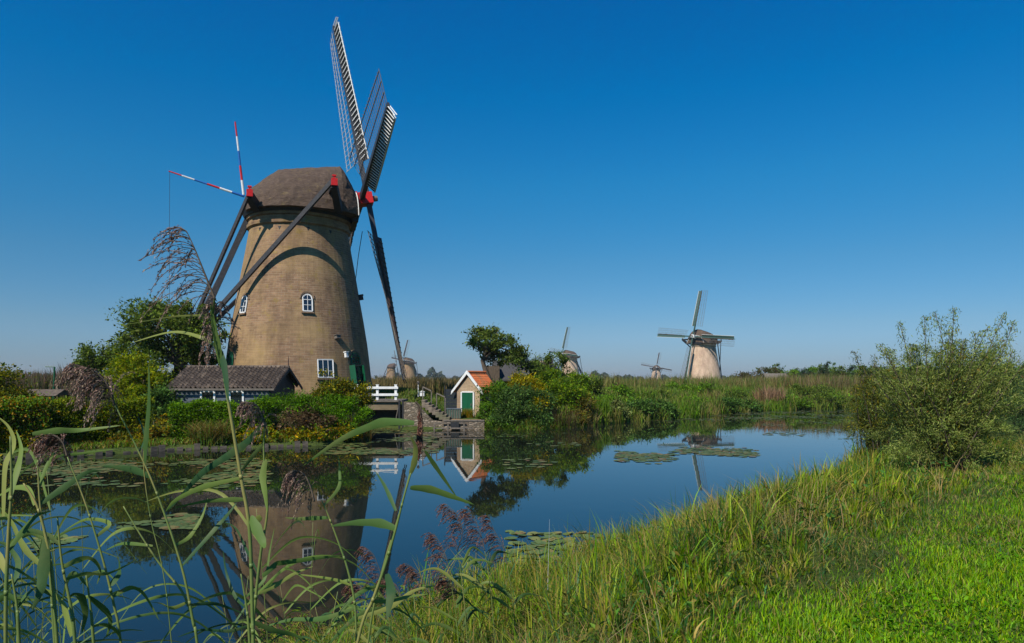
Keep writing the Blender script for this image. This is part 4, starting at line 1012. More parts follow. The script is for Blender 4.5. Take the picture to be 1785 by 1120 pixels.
YW2 = 27
sh = [W(1490, 612, YW2), W(1525, 618, YW2), W(1555, 632, YW2), W(1505, 640, YW2)]+[W(random.uniform(1488, 1560), random.uniform(650, 700), YW2+random.uniform(-1, 1)) for _ in range(20)]
bl = [B_(1525, 700, YW2, 38, 45, 1.0), B_(1510, 740, YW2, 34, 34, 1.0), B_(1545, 670, YW2, 26, 28, .8)]
willow('yellowing willow bush behind the left flank of the large willow', *xy(1525, YW2), bl, sh, 14000, [(.13, .15, .035), (.09, .115, .04), (.2, .18, .035), (.06, .085, .03)])
YW3 = 30
sh = [W(random.uniform(1740, 1860), random.uniform(615, 660), YW3+random.uniform(-1, 1)) for _ in range(26)]
bl = [B_(1780, 690, YW3, 55, 45, 1.5), B_(1790, 720, YW3-3, 50, 60, 1.5)]
willow('fresh green willow bush at the right picture edge behind the large willow', *xy(1790, YW3), bl, sh, 15000, [(.07, .12, .045), (.1, .15, .06), (.05, .085, .03)])
#==PART4==
# ---- near bank: lawn, tall grasses, sedge
SH = NEAR[3:14]
def scatter(n, d0, d1, x0_=-2.5, x1_=20, y0_=2.6, y1_=32, ref=7.0, pw=2.0):
    X_ = RNG.uniform(x0_, x1_, n*4); Y_ = RNG.uniform(y0_, y1_, n*4)
    vis = (np.abs(X_) < Y_*.82+.6)
    X_, Y_ = X_[vis], Y_[vis]
    k = RNG.uniform(size=len(X_)) < np.minimum(1, (ref/Y_)**pw); X_, Y_ = X_[k], Y_[k]
    d, nr = sdist(X_, Y_); k = nr & (d > d0) & (d < d1)
    return X_[k][:n], Y_[k][:n], d[k][:n]
def mown(x, y): return ((x-1.5)*6.8-(y-4.1)*6.5)/9.41
def lodw(Y): return np.maximum(1, Y/8.0)
# lawn
x, y, d = scatter(460000, 2.8, 30, 0, 22, 3.2, 26, 5.0, 1.9)
k = mown(x, y) > .25*np.sin(x*1.1+y*.8)+RNG.normal(0, .2, len(x))-.05; x, y = x[k], y[k]
Pp = onground(np.column_stack([x, y])); L = lodw(y)
patch = .5+.5*np.sin(x*2.1+np.sin(y*1.7)*2)*np.cos(y*1.9+x*.6)
o = blades('lawn_grass', Pp, RNG.uniform(.03, .085, len(x))*(.55+.8*patch), .0065*L*RNG.uniform(.7, 1.5, len(x)), RNG.uniform(.1, .9, len(x)), [(.13, .28, .014), (.20, .36, .018), (.065, .16, .012), (.29, .36, .04), (.24, .22, .07)], weights=[.3, .28, .22, .14, .06], seg=2, tipcol=(.3, .26, .07), tipf=.05)
tag(o, kind='stuff')
x, y, d = scatter(40000, 3.5, 30, 0, 18, 3.2, 20, 5.0, 2)
k = mown(x, y) > .3; x, y = x[k], y[k]
Pp = onground(np.column_stack([x, y])); pt_ = np.sin(x*1.7+y*.9)+np.sin(y*2.3-x)+RNG.normal(0, .5, len(x)); Pp = Pp[pt_ > .3]
Pp[:, 2] += RNG.uniform(.02, .07, len(Pp))
tag(leaves('lawn_clover', Pp, .035, .026, [(.07, .18, .012), (.11, .24, .016), (.05, .13, .012)], up=1.6), kind='stuff')
# tangled tall grass
x, y, d = scatter(150000, -.15, 12, -3, 20, 3.0, 30, 7.5, 1.7)
u_ = mown(x, y)+.35*np.sin(x*1.1+y*.8)
k = RNG.uniform(size=len(x)) > np.clip((u_-.1)/.7, 0, 1); x, y, d = x[k], y[k], d[k]
Pp = onground(np.column_stack([x, y])); L = lodw(y)
cl = np.sin(x*1.9+1)*np.cos(y*1.4)+.6*np.sin(x*4.1+y*3.3)
hh = RNG.uniform(.16, .56, len(x))*(1+.42*cl)*(1-.78*np.clip((mown(x, y)+1.6)/1.5, 0, 1))*(1+.25*np.sin(x*.8-y*.6))
tag(blades('bank_grass', Pp, hh, .0072*L*RNG.uniform(.6, 1.5, len(x)), RNG.uniform(.2, 1.5, len(x)), [(.07, .14, .018), (.12, .18, .028), (.03, .07, .018), (.04, .10, .04), (.18, .17, .04), (.26, .19, .09)], seg=4, tipcol=(.30, .21, .10), tipf=.28, weights=[.27, .22, .2, .12, .11, .08]), kind='stuff')
# sedge swords at the waterline
x, y, d = scatter(20000, -.5, 3.0, -1.9, 20, 4.5, 30, 10.5, 1.4)
k = ((np.sin(x*2.7+y)+np.sin(x*1.1-y*1.9)+RNG.normal(0, .6, len(x))) > -.4+.45*np.clip(d-1, 0, 3)) & (mown(x, y) < -.8); x, y, d = x[k], y[k], d[k]
Pp = onground(np.column_stack([x, y])); Pp[:, 2] = np.maximum(Pp[:, 2], -.08); L = lodw(y)
tag(blades('waterside_sedge', Pp, RNG.uniform(.35, 1.0, len(x))*(1.15-.11*np.clip(d, 0, 4))*(.9+.28*np.sin(x*1.9+y)+.12*np.sin(x*5+y*3)), .0155*L**.8*RNG.uniform(.4, 1.5, len(x)), RNG.uniform(.02, .75, len(x)), [(.10, .22, .025), (.19, .31, .035), (.055, .13, .025), (.29, .29, .06), (.05, .14, .06)], seg=4, tipcol=(.27, .2, .06), tipf=.35), kind='stuff')
# sword leaved tussocks
x, y, d = scatter(9500, -.35, 9, -2.2, 20, 3.6, 30, 10, 1.35)
k = (mown(x, y) < -.35) & ((np.sin(x*1.6+y*.9)+np.sin(x*.9-y*1.7+1)+RNG.normal(0, .8, len(x))) > -.9); x, y, d = x[k], y[k], d[k]
kb = 13; n_ = len(x); rep = lambda a: np.repeat(a, kb)
az = RNG.uniform(0, 6.283, n_*kb); rr = np.abs(RNG.normal(0, .05, n_*kb))
bx_ = rep(x)+np.cos(az)*rr; by_ = rep(y)+np.sin(az)*rr; Pp = onground(np.column_stack([bx_, by_])); Pp[:, 2] = np.maximum(Pp[:, 2], -.08)
th_ = RNG.uniform(.40, .98, n_)*(1-.25*np.clip((y-11)/8, 0, 1))*(1.1-.09*np.clip(d, 0, 4))*(1-.75*np.clip((mown(x, y)+1.5)/1.0, 0, 1))
pal = np.array([(.11, .19, .025), (.20, .27, .04), (.04, .08, .018), (.25, .27, .05), (.05, .14, .05), (.33, .25, .09)])
ix = np.repeat(RNG.choice(6, n_, p=[.27, .27, .24, .11, .04, .07]), kb); sw = RNG.uniform(size=len(ix)) < .2; ix[sw] = RNG.choice(6, sw.sum())
tag(blades('sedge_tussocks', Pp, rep(th_)*RNG.uniform(.6, 1.1, len(Pp)), .0145*lodw(by_)**.6*RNG.uniform(.5, 1.4, len(Pp)), rep(RNG.uniform(.15, .9, n_))*RNG.uniform(.2, 1.3, len(Pp)), [tuple(c) for c in pal], seg=4, tipcol=(.32, .23, .08), tipf=.18, azim=az, idx=ix, curl=1.3), kind='stuff')
# knee high weeds scattered through the bank
x, y, d = scatter(700, .2, 6, -2, 16, 4, 22, 8, 1.4); k = mown(x, y) < -.5; x, y = x[k], y[k]
Pp = onground(np.column_stack([x, y])); k = 12; hb = np.repeat(Pp, k, 0); hb[:, 2] += RNG.uniform(.05, 1, len(hb))*np.repeat(RNG.uniform(.2, .55, len(Pp)), k); hb[:, :2] += RNG.normal(0, .06, (len(hb), 2))
tag(leaves('bank_weeds', hb, .07, .028, [(.05, .12, .03), (.08, .17, .04), (.13, .20, .05), (.20, .18, .05), (.16, .11, .05)], up=.9, weights=[.3, .3, .2, .12, .08]), kind='stuff')
# dry straw
x, y, d = scatter(11000, .4, 12, -2, 18, 3.6, 26, 7, 1.6)
k = (mown(x, y) < -.4) & ((np.sin(x*1.3+y*.5+1)+np.sin(y*2.1-x*.7)+RNG.normal(0, .6, len(x))) > .4); x, y = x[k], y[k]
Pp = onground(np.column_stack([x, y])); L = lodw(y)
tag(blades('dry_straw', Pp, RNG.uniform(.25, .7, len(x)), .005*L, RNG.uniform(.1, 1.3, len(x)), [(.36, .27, .13), (.28, .19, .09), (.40, .32, .17)], seg=4), kind='stuff')
# leafy herbs at the bottom of the frame
x, y, d = scatter(6200, -.7, 2.8, -3.6, 2.6, 4.6, 12.5, 9.5, 1)
Pp = onground(np.column_stack([x, y])); Pp[:, 2] = np.maximum(Pp[:, 2], 0)
k = 9; hb = np.repeat(Pp, k, 0); f = RNG.uniform(.1, 1, len(hb)); hb[:, 2] += f*np.repeat(RNG.uniform(.2, .72, len(Pp))*(.75+.3*np.sin(x*3+y*2)), k); hb[:, :2] += RNG.normal(0, .05, (len(hb), 2))
tag(leaves('bank_herbs', hb, .075, .019, [(.10, .17, .03), (.15, .22, .04), (.055, .10, .022), (.21, .18, .06), (.16, .10, .05)], up=.8), kind='stuff')

# ---- water lilies
def pads():
    P = []
    def zone(n, f, dens):
        c = 0
        while c < n:
            px, py = f(); Y = EYE*F/(py-HZ); X_ = (px-CXP)/F*Y
            s = math.sin(X_*1.1+Y*.5)+math.sin(X_*.45-Y*.9+1)+random.gauss(0, .35)
            if s < dens: c += .25; continue
            P.append((X_, Y, 1)); c += 1
    zone(1050, lambda: (random.uniform(-40, 470), random.triangular(797, 850, 812)), .1)
    zone(260, lambda: (random.uniform(210, 340), random.uniform(895, 922)), .6)
    zone(120, lambda: (random.uniform(60, 200), random.uniform(935, 970)), .7)
    zone(900, lambda: (random.uniform(560, 760), random.uniform(746, 792)), -.1)
    zone(700, lambda: (random.uniform(1075, 1320), random.triangular(776, 812, 792)), .3)
    zone(1700, lambda: (random.uniform(1060, 1500), random.triangular(713, 736, 720)), -.1)
    zone(200, lambda: (random.uniform(1330, 1495), random.uniform(735, 765)), .6)
    zone(170, lambda: (random.uniform(885, 1050), random.uniform(926, 1000)), .0)
    zone(60, lambda: (random.uniform(1080, 1240), random.uniform(905, 935)), .3)
    zone(110, lambda: (random.uniform(1230, 1400), random.uniform(858, 900)), .1)
    zone(50, lambda: (random.uniform(1390, 1480), random.uniform(825, 850)), .3)
    zone(120, lambda: (random.uniform(870, 1010), random.uniform(755, 830)), 1.0)
    out = []
    P = np.array(P); d, nr = sdist(P[:, 0], P[:, 1]); P = P[(d < -.12)]
    P = P[np.argsort(P[:, 1])]
    return P
PD = pads()
def padmesh(r=1.0, n=12):
    V = [(0, 0, 0)]; 
    for k in range(n+1):
        a = .16+(2*math.pi-.32)*k/n; V.append((r*math.cos(a), r*math.sin(a)*.93, .05*math.sin(3*a)*r*.5+.03*r))
    return V, [(0, k, k+1) for k in range(1, n+1)]
pm, ptm, pb = mat('lily_leaf', .55)
obn = N(ptm, 'ShaderNodeNewGeometry').outputs['Random Per Island']
ptm.links.new(ramp(ptm, obn, [(.0, (.05, .085, .02)), (.6, (.09, .12, .03)), (.9, (.15, .12, .035)), (1, (.16, .08, .03))]), pb.inputs['Base Color'])
pm2, ptm2, pb2 = mat('lily_leaf_single', .5)
oi = N(ptm2, 'ShaderNodeObjectInfo').outputs['Random']
ptm2.links.new(ramp(ptm2, oi, [(.0, (.07, .11, .025)), (.6, (.12, .16, .035)), (.9, (.19, .17, .045)), (1, (.18, .10, .03))]), pb2.inputs['Base Color'])
V0, F0 = padmesh(); pme = poly_mesh('lily_pad', V0, F0, smooth=False); pme.materials.append(pm2)
NI = 240
for i, (x_, y_, _) in enumerate(PD[:NI]):
    o = bpy.data.objects.new('lily_pad', pme); COL.objects.link(o)
    s = random.uniform(.09, .17); o.location = (x_, y_, .006+random.random()*.012); o.scale = (s, s, s*.6); o.rotation_euler = (random.gauss(0, .07), random.gauss(0, .07), random.uniform(0, 6.28)); o.scale.y *= random.uniform(.75, 1.05)
    near_left = x_ < -2
    if near_left: tag(o, 'round green lily pad floating on the dark water behind the foreground reeds at left', 'lily pad', 'lily pads behind the left foreground reeds')
    else: tag(o, 'round yellow green lily pad floating close to the grassy right bank', 'lily pad', 'lily pads beside the near grassy bank')
mb = MB()
for (x_, y_, _) in PD[NI:]:
    s = random.uniform(.10, .19); a = random.uniform(0, 6.28); ca, sa = math.cos(a)*s, math.sin(a)*s; tz = random.gauss(0, .03)
    z_ = .005+random.random()*.014
    mb.add([(x_+v[0]*ca-v[1]*sa, y_+v[0]*sa+v[1]*ca, z_+max(-.004, v[2]*s*.6)+abs(v[0]*tz*s)) for v in V0], F0)
tag(mb.build('lily_pad_mat', pm), kind='stuff')

# ------------------------------------------------------------------ foreground reeds
def spline(pts, k=6):
    pts = [Vector(p) for p in pts]
    if len(pts) == 2: return [pts[0].lerp(pts[1], i/k) for i in range(k+1)]
    out = []; n = len(pts)
    for i in range(n-1):
        p0 = pts[max(i-1, 0)]; p1 = pts[i]; p2 = pts[i+1]; p3 = pts[min(i+2, n-1)]
        for j in range(k):
            t = j/k
            out.append(.5*((2*p1)+(p2-p0)*t+(2*p0-5*p1+4*p2-p3)*t*t+(-p0+3*p1-3*p2+p3)*t**3))
    out.append(pts[-1]); return out
def ribbon(pts, width, twist0=0.0, twist=1.0, fold=.22, side=None):
    "a reed leaf: lanceolate blade with a centre fold; returns V,F,tints"
    P = spline(pts, 7); n = len(P); V = []; Fc = []
    for i, p in enumerate(P):
        f = i/(n-1); d = (P[min(i+1, n-1)]-P[max(i-1, 0)]).normalized()
        ref = Vector((0, 1, 0)); s = d.cross(ref)
        s = s.normalized() if s.length > .05 else Vector((1, 0, 0))
        nn_ = s.cross(d).normalized(); a = twist0+twist*f
        s2 = s*math.cos(a)+nn_*math.sin(a); n2 = nn_*math.cos(a)-s*math.sin(a)
        w = width*.5*min(1, .35+(f*3.2)**.9*.65)*(1-f**1.7)**.9*(1+.06*math.sin(f*23))+.0005
        V += [p+s2*w+n2*w*fold, p, p-s2*w+n2*w*fold]
    for i in range(n-1):
        a = i*3; Fc += [(a, a+1, a+4, a+3), (a+1, a+2, a+5, a+4)]
    return V, Fc
rl, rnt, rb = mat('reed_leaf', .55); rb.inputs['Specular IOR Level'].default_value = .2
tcg = N(rnt, 'ShaderNodeTexCoord').outputs['Object']
rand = N(rnt, 'ShaderNodeObjectInfo').outputs['Random']
cc_ = ramp(rnt, rand, [(.0, (.03, .085, .035)), (.4, (.085, .155, .035)), (.75, (.15, .225, .045)), (1.0, (.25, .26, .065))])
cc_ = mix(rnt, ramp(rnt, noise(rnt, tcg, 5, 5), [(.50, (0, 0, 0)), (.72, (.7, .7, .7))]), cc_, (.19, .20, .065))
cc_ = mix(rnt, ramp(rnt, noise(rnt, tcg, 14, 5), [(.66, (0, 0, 0)), (.72, (.9, .9, .9))]), cc_, (.25, .16, .07))
rnt.links.new(cc_, rb.inputs['Base Color']); bump(rnt, rb, noise(rnt, tcg, 90, 2, .5, (1, 1, .15)), .3, .001)
tr = N(rnt, 'ShaderNodeBsdfTranslucent'); rnt.links.new(cc_, tr.inputs['Color']); mx_ = N(rnt, 'ShaderNodeMixShader'); mx_.inputs[0].default_value = .32
rnt.links.new(rb.outputs[0], mx_.inputs[1]); rnt.links.new(tr.outputs[0], mx_.inputs[2]); rnt.links.new(mx_.outputs[0], rnt.nodes['Material Output'].inputs['Surface'])
M['reed_leaf'] = rl
M['reed_stem'] = basic('reed_stem', (.17, .21, .05), (.08, .14, .04), 9, .5, (1, 1, .6), .1, .002, grime=(.32, .24, .08))
PCOL = [(.26, .16, .13), (.17, .10, .085), (.34, .23, .18), (.40, .29, .22)]
PDARK = [(.17, .075, .055), (.10, .045, .035), (.25, .13, .09)]
def plume_geom(axis_pts, L, droop, nb, cols, parent, side=(-1, 0, 0), size=.0085, spread=.6):
    A_ = spline(axis_pts, 6); P = []; D = []; m = MB(); n = len(A_)
    m.tube(A_, [.0032*(1-.7*i/(n-1)) for i in range(n)], 5)
    sd = Vector(side)
    for b_ in range(nb):
        f = random.random()**.85; i = min(n-2, int(f*(n-1))); o_ = A_[i].lerp(A_[i+1], f*(n-1)-i)
        ax = (A_[i+1]-A_[i]).normalized()
        d = (ax*.7+sd*random.uniform(.1, 1.0)+Vector((random.gauss(0, spread*.4), random.gauss(0, spread), random.gauss(0, spread*.4)))).normalized()
        l = L*random.uniform(.45, 1.1)*(1-.55*f); k = 9; p_ = o_.copy(); pl = [p_.copy()]
        for j in range(k):
            d = (d+Vector((0, 0, -droop*random.uniform(.6, 1.3)))/k*2).normalized(); p_ = p_+d*(l/k); pl.append(p_.copy())
            if j > 1:
                for _ in range(4): P.append(p_+d*random.uniform(-.5, .5)*l/k+Vector((random.gauss(0, .0022), random.gauss(0, .0022), random.gauss(0, .0022)))); D.append(d+Vector((random.gauss(0, .25), random.gauss(0, .25), random.gauss(0, .25))))
        m.tube(pl, .0009, 3, False)
    m.build('plume_branches', M['bark'], parent, True)
    leaves('plume', np.array(P), size, size*.28, cols, parent, dirs=np.array(D), mats=PLUME, jit=.3)
def lbl(o, l): o['label'] = l
def reed(label, stem, Y, leafs=(), plume=None, r=.0045, root=None, group=None, cat='reed'):
    """stem: photograph points from top down, at depth Y (number or list)"""
    Ys = Y if hasattr(Y, '__len__') else [Y]*len(stem)
    S = [Vector(W(px, py, yy)) for (px, py), yy in zip(stem, Ys)]
    e = S[-1]; d = (S[-1]-S[-2]).normalized(); g = max(gz(e.x, e.y), 0)
    if e.z-g > .05:
        k = e.z-g; foot = Vector((e.x+max(-.25, min(.25, d.x*.5*k)), e.y+.05, 0)); foot.z = max(gz(foot.x, foot.y), -.05)-.05
        S += [e.lerp(foot, .5)+Vector((d.x*.06, 0, 0)), foot]
    o = empty('reed', tuple(S[-1]), label, cat, group)
    Q = spline(S, 5); n = len(Q); m = MB()
    m.tube(Q, [r*(.45+.55*min(1, i/n*2.2)) for i in range(n)], 7)
    for i in range(6, n, 7): m.tube([Q[i]-(Q[i]-Q[i-1]).normalized()*.006, Q[i]+(Q[i]-Q[i-1]).normalized()*.006], r*1.14*(.45+.55*min(1, i/n*2.2)), 7)
    m.build('stem', M['reed_stem'], o, True)
    for lf in leafs:
        pts, w = lf[0], lf[1]; dy = lf[2] if len(lf) > 2 else None; tw = lf[3] if len(lf) > 3 else random.uniform(-.9, .9)
        y0_ = Ys[min(len(Ys)-1, 1)]
        a = [0, .04, .08, .1, .12] if dy is None else [dy*i/(len(pts)-1) for i in range(len(pts))]
        m = MB(); Vv, Ff = ribbon([W(px, py, y0_+a[min(i, 4)]*(1 if dy is None else 1)) for i, (px, py) in enumerate(pts)], w*y0_/F*1.05, random.uniform(-.3, .3), tw*.6); m.add(Vv, Ff)
        m.build('leaf', M['reed_leaf'], o, True)
    if plume:
        pp, L, dr, nb, cols = plume[:5]; yy = Ys[0]; side = plume[5] if len(plume) > 5 else (-1, 0, 0)
        plume_geom([W(px, py, yy) for px, py in pp], L, dr, nb, cols, o, side, *(plume[6:]))
    return o
G1 = None
reed('tall thick stemmed reed reaching above the windmill tail with a long drooping plume', [(374, 520), (372, 560), (385, 620), (398, 700), (420, 831), (435, 925), (440, 1075), (442, 1130)], [1.75]+[1.8]*7,
     [([(372, 545), (352, 549), (300, 552), (217, 566)], 4), ([(378, 605), (352, 588), (300, 578), (229, 597)], 7), ([(386, 640), (378, 600), (371, 560), (367, 528)], 14, -.03, .3), ([(384, 610), (392, 650), (398, 700)], 13, -.03, .2),
      ([(420, 833), (356, 848), (307, 871), (289, 891)], 10), ([(424, 870), (405, 871), (356, 874), (305, 885)], 10), ([(436, 900), (446, 920), (458, 945), (462, 955)], 20, -.05, .5)],
     ([(375, 522), (358, 480), (340, 435), (325, 402)], .2, 1.0, 44, PCOL+[(.07, .05, .06)], (-1, 0, 0), .0085, .35), r=.0047)
plume_geom([W(366, 610, 1.85), W(372, 575, 1.82), W(376, 545, 1.8), W(378, 528, 1.8)], .10, 1.7, 46, PCOL, bpy.data.objects['reed'], (-.4, 0, 0), .0085, .45)
reed('slanting reed with a dense drooping mauve plume in front of the left hedge', [(200, 705), (262, 831), (315, 981), (337, 1086), (345, 1130)], 1.9,
     [([(262, 831), (235, 820), (205, 815), (176, 812)], 15, .1, .2), ([(318, 985), (375, 921), (400, 892), (412, 876)], 8), ([(305, 950), (330, 935), (352, 900), (362, 868)], 7), ([(240, 790), (252, 765), (246, 740), (240, 726)], 5)],
     ([(200, 706), (188, 672), (165, 648), (128, 634)], .15, 1.15, 120, PCOL+[(.3, .22, .17)], (-.6, 0, -.2), .0085, .95), r=.0038)
reed('slanting reed with a dark nodding plume by the left bank timber', [(117, 795), (150, 880), (180, 977), (200, 1060), (212, 1130)], 2.0,
     [([(168, 935), (190, 912), (150, 905), (112, 925)], 8), ([(192, 1020), (205, 1000), (206, 975), (198, 945)], 17, .05, 1.6), ([(196, 1040), (226, 1025), (250, 1035), (277, 1080)], 9), ([(185, 1000), (160, 1000), (139, 1019)], 8)],
     ([(117, 795), (108, 770), (92, 758), (70, 768)], .11, 1.5, 70, PDARK+PCOL, (-.3, 0, 0), .008, .8), r=.0036)
reed('bare slanting reed stem crossing the tree reflection', [(215, 882), (250, 940), (284, 990), (317, 1030), (335, 1075), (345, 1130)], 2.05,
     [([(318, 1034), (290, 1030), (266, 951), (214, 947), (184, 959)][2:], 6), ([(325, 1050), (300, 1060), (280, 1052), (259, 1049)], 8, .08, 1.8), ([(325, 1055), (370, 1052), (400, 1060), (427, 1071)], 7)], r=.0036)
reed('upright reed with a broad folded top leaf in front of the windmill reflection', [(461, 738), (460, 800), (466, 887), (455, 960), (446, 1040), (440, 1130)], 1.95,
     [([(459, 738), (430, 770), (400, 792), (352, 824), (318, 862), (289, 893)], 15), ([(462, 770), (440, 795), (425, 815), (412, 830)], 7), ([(463, 800), (458, 830), (462, 860), (466, 892)], 12, -.05, .4), ([(458, 1004), (480, 985), (500, 980), (560, 972), (596, 968)], 12),
      ([(452, 1034), (480, 1020), (512, 1000), (545, 987)], 8), ([(455, 900), (440, 917), (452, 935), (462, 950)], 17), ([(450, 1000), (430, 960), (410, 920), (384, 908)], 6)],
     ([(461, 745), (455, 722), (445, 704), (425, 700)], .10, 1.5, 44, PCOL, (-.6, 0, -.2), .008, .8), r=.0042)
reed('tall green reed with long bowed leaves left of the drooping brown plume', [(717, 822), (703, 870), (689, 925), (670, 989), (650, 1045), (622, 1125)], 1.95,
     [([(718, 824), (740, 800), (722, 737), (674, 735), (640, 745), (590, 768), (528, 812)][2:], 17, .1, .35), ([(715, 850), (749, 853), (790, 866), (826, 879)], 15, .05, .3), ([(689, 921), (662, 912), (620, 911), (576, 917)], 17, .05, .3), ([(690, 890), (672, 850), (655, 822)], 8),
      ([(650, 1048), (677, 1047), (710, 1040), (744, 1035)], 9), ([(674, 1000), (681, 1030), (678, 1055), (675, 1080)], 18, -.04, .4), ([(715, 826), (722, 806), (724, 780), (716, 760)], 11, -.05, .4), ([(741, 786), (767, 824), (796, 866)], 8)], r=.0045)
reed('reed with a long brown seed plume hanging over the white fence reflection', [(735, 735), (730, 760), (722, 800), (712, 835), (695, 900), (665, 1000), (640, 1130)], 2.0, [],
     ([(724, 700), (734, 712), (731, 735), (728, 760)], .15, 4.0, 70, PDARK+[(.16, .10, .08)], (-.05, 0, -.8), .010, .12), r=.003)
reed('yellowish bent reed rising over the windmill reflection', [(561, 872), (573, 900), (590, 945), (606, 992), (618, 1050), (622, 1125)], 2.05,
     [([(565, 880), (590, 850), (592, 820), (590, 794)], 6), ([(572, 902), (545, 903), (520, 904), (497, 902)], 8, .05, .3), ([(612, 1020), (590, 1012), (560, 1006), (512, 1000)], 6), ([(618, 1060), (560, 1078), (505, 1080), (449, 1096)], 9), ([(622, 1078), (680, 1058), (720, 1030), (760, 1020)], 9)],
     ([(548, 874), (538, 840), (524, 822), (506, 822)], .14, 1.4, 62, PCOL, (-.5, 0, -.3), .0085, .8), r=.0034)
reed('long straight hanging reed blade before the tall yellow green shrub', [(259, 634), (259, 690), (255, 750), (250, 806), (262, 900), (285, 1000), (300, 1130)], 1.9, [([(251, 808), (254, 760), (259, 700), (259, 634)], 11, -.02, .15)], None, r=.0014)
# left hand cluster
CL = [
 ([(41, 842), (64, 880), (81, 940), (92, 1010), (100, 1130)], 1.7, [([(60, 880), (49, 852), (22, 850), (0, 862), (-30, 880)], 10), ([(71, 985), (41, 955), (19, 910), (0, 884)], 16), ([(80, 935), (75, 992), (70, 1030), (56, 1064)], 20, -.05, .8)], 'reed at the left edge with three broad arching leaves under the first hedge'),
 ([(18, 760), (20, 850), (14, 950), (10, 1130)], 1.6, [([(5, 900), (8, 812), (23, 775), (15, 745), (-4, 726)], 14), ([(16, 870), (30, 815), (36, 780), (28, 750)], 12), ([(14, 960), (40, 925), (62, 900), (90, 890)], 10), ([(12, 1000), (-10, 960), (-30, 950)], 14)], 'leftmost reed with curling sword leaves at the picture edge'),
 ([(100, 900), (108, 980), (124, 1060), (132, 1130)], 1.75, [([(124, 1109), (110, 1060), (94, 1037), (56, 1019)], 17), ([(120, 1040), (139, 1040), (148, 1070), (142, 1104)], 18), ([(108, 990), (131, 978), (158, 974), (174, 993), (169, 1018)], 11), ([(104, 950), (85, 935), (52, 925), (20, 935)], 12), ([(112, 1010), (150, 1000), (187, 1000), (238, 976)], 8)], 'reed with wide drooping leaves in the lower left cluster'),
 ([(66, 800), (70, 880), (86, 985), (96, 1130)], 2.1, [([(70, 878), (110, 850), (150, 824), (176, 820)], 12), ([(68, 850), (90, 800), (142, 790), (205, 782)], 7), ([(56, 756), (100, 750), (142, 749), (210, 741)], 12), ([(76, 940), (50, 930), (20, 950)], 12)], 'reed with a long level pale leaf across the rusty hedge'),
 ([(150, 1000), (158, 1060), (164, 1130)], 1.9, [([(161, 1092), (180, 1090), (200, 1098), (212, 1118)], 13), ([(155, 1040), (190, 1075), (185, 1110)], 14), ([(152, 1020), (130, 1000), (118, 1010), (108, 1050)], 10)], 'short reed at the bottom left between taller stems'),
 ([(20, 1000), (30, 1060), (34, 1130)], 1.7, [([(30, 1050), (10, 1040), (-20, 1060)], 16), ([(30, 1060), (50, 1030), (70, 1025), (90, 1040)], 14), ([(24, 1020), (30, 980), (10, 950), (-10, 945)], 14)], 'low reed in the bottom left corner'),
 ([(420, 1000), (430, 1060), (436, 1130)], 2.0, [([(432, 1080), (475, 1098), (510, 1106), (539, 1118)], 10), ([(430, 1060), (410, 1040), (395, 1000), (389, 960)], 6), ([(434, 1090), (400, 1100), (350, 1098), (310, 1110)], 7), ([(428, 1040), (460, 1010), (470, 960), (478, 920)], 6)], 'small reed at the foot of the upright reed before the windmill reflection'),
]
for st_, Y_, lf, lab in CL: reed(lab, st_, Y_, lf, r=.0042)
# plumed reeds standing at the waterline, middle of the frame
MID = [((797, 960), (806, 925), (795, 895), (776, 878)), ((786, 1015), (779, 975), (768, 948), (757, 930)), ((884, 985), (876, 950), (862, 925), (852, 900)), ((668, 1010), (660, 988), (650, 965), (634, 952)), ((752, 1040), (740, 1015), (727, 995), (708, 982)),
       ((798, 1055), (793, 1030), (785, 1015), (774, 1010)), ((700, 1040), (692, 1022), (680, 1012), (664, 1010)), ((845, 960), (838, 930), (828, 905), (815, 888)), ((640, 1050), (634, 1030), (626, 1020), (612, 1018))]
WD = ['tallest dark red plumed reed standing over the tree reflection', 'dark red plumed reed left of the tallest one', 'rust red plumed reed at the right end of the plumed row', 'small plumed reed beside the green reed stem', 'bushy brown plumed reed low above the herbs',
      'short plumed reed hidden among the herbs', 'lowest small plume right of the yellowish bent reed', 'plumed reed just right of the tallest one', 'tiny plume at the left end of the plumed row']
for (q_, lab) in zip(MID, WD):
    Y_ = random.uniform(5.4, 6.4)
    P_ = [W(a, b, Y_) for a, b in q_]
    st_ = [q_[0], (q_[0][0]+8, q_[0][1]+50), (q_[0][0]+14, q_[0][1]+110)]
    lf = []
    for k in range(4):
        yy = q_[0][1]+random.uniform(15, 100); s = random.choice((-1, 1)); l = random.uniform(40, 80)
        lf.append(([(q_[0][0]+9, yy), (q_[0][0]+s*l*.5, yy-random.uniform(15, 35)), (q_[0][0]+s*l, yy-random.uniform(-10, 30))], random.uniform(5, 8)))
    r_ = reed(lab, st_, Y_, lf, (list(q_), .24, .8, 60, PDARK+[(.2, .11, .08)], (-1.2, 0, -.1), .017, .35), r=.0045)
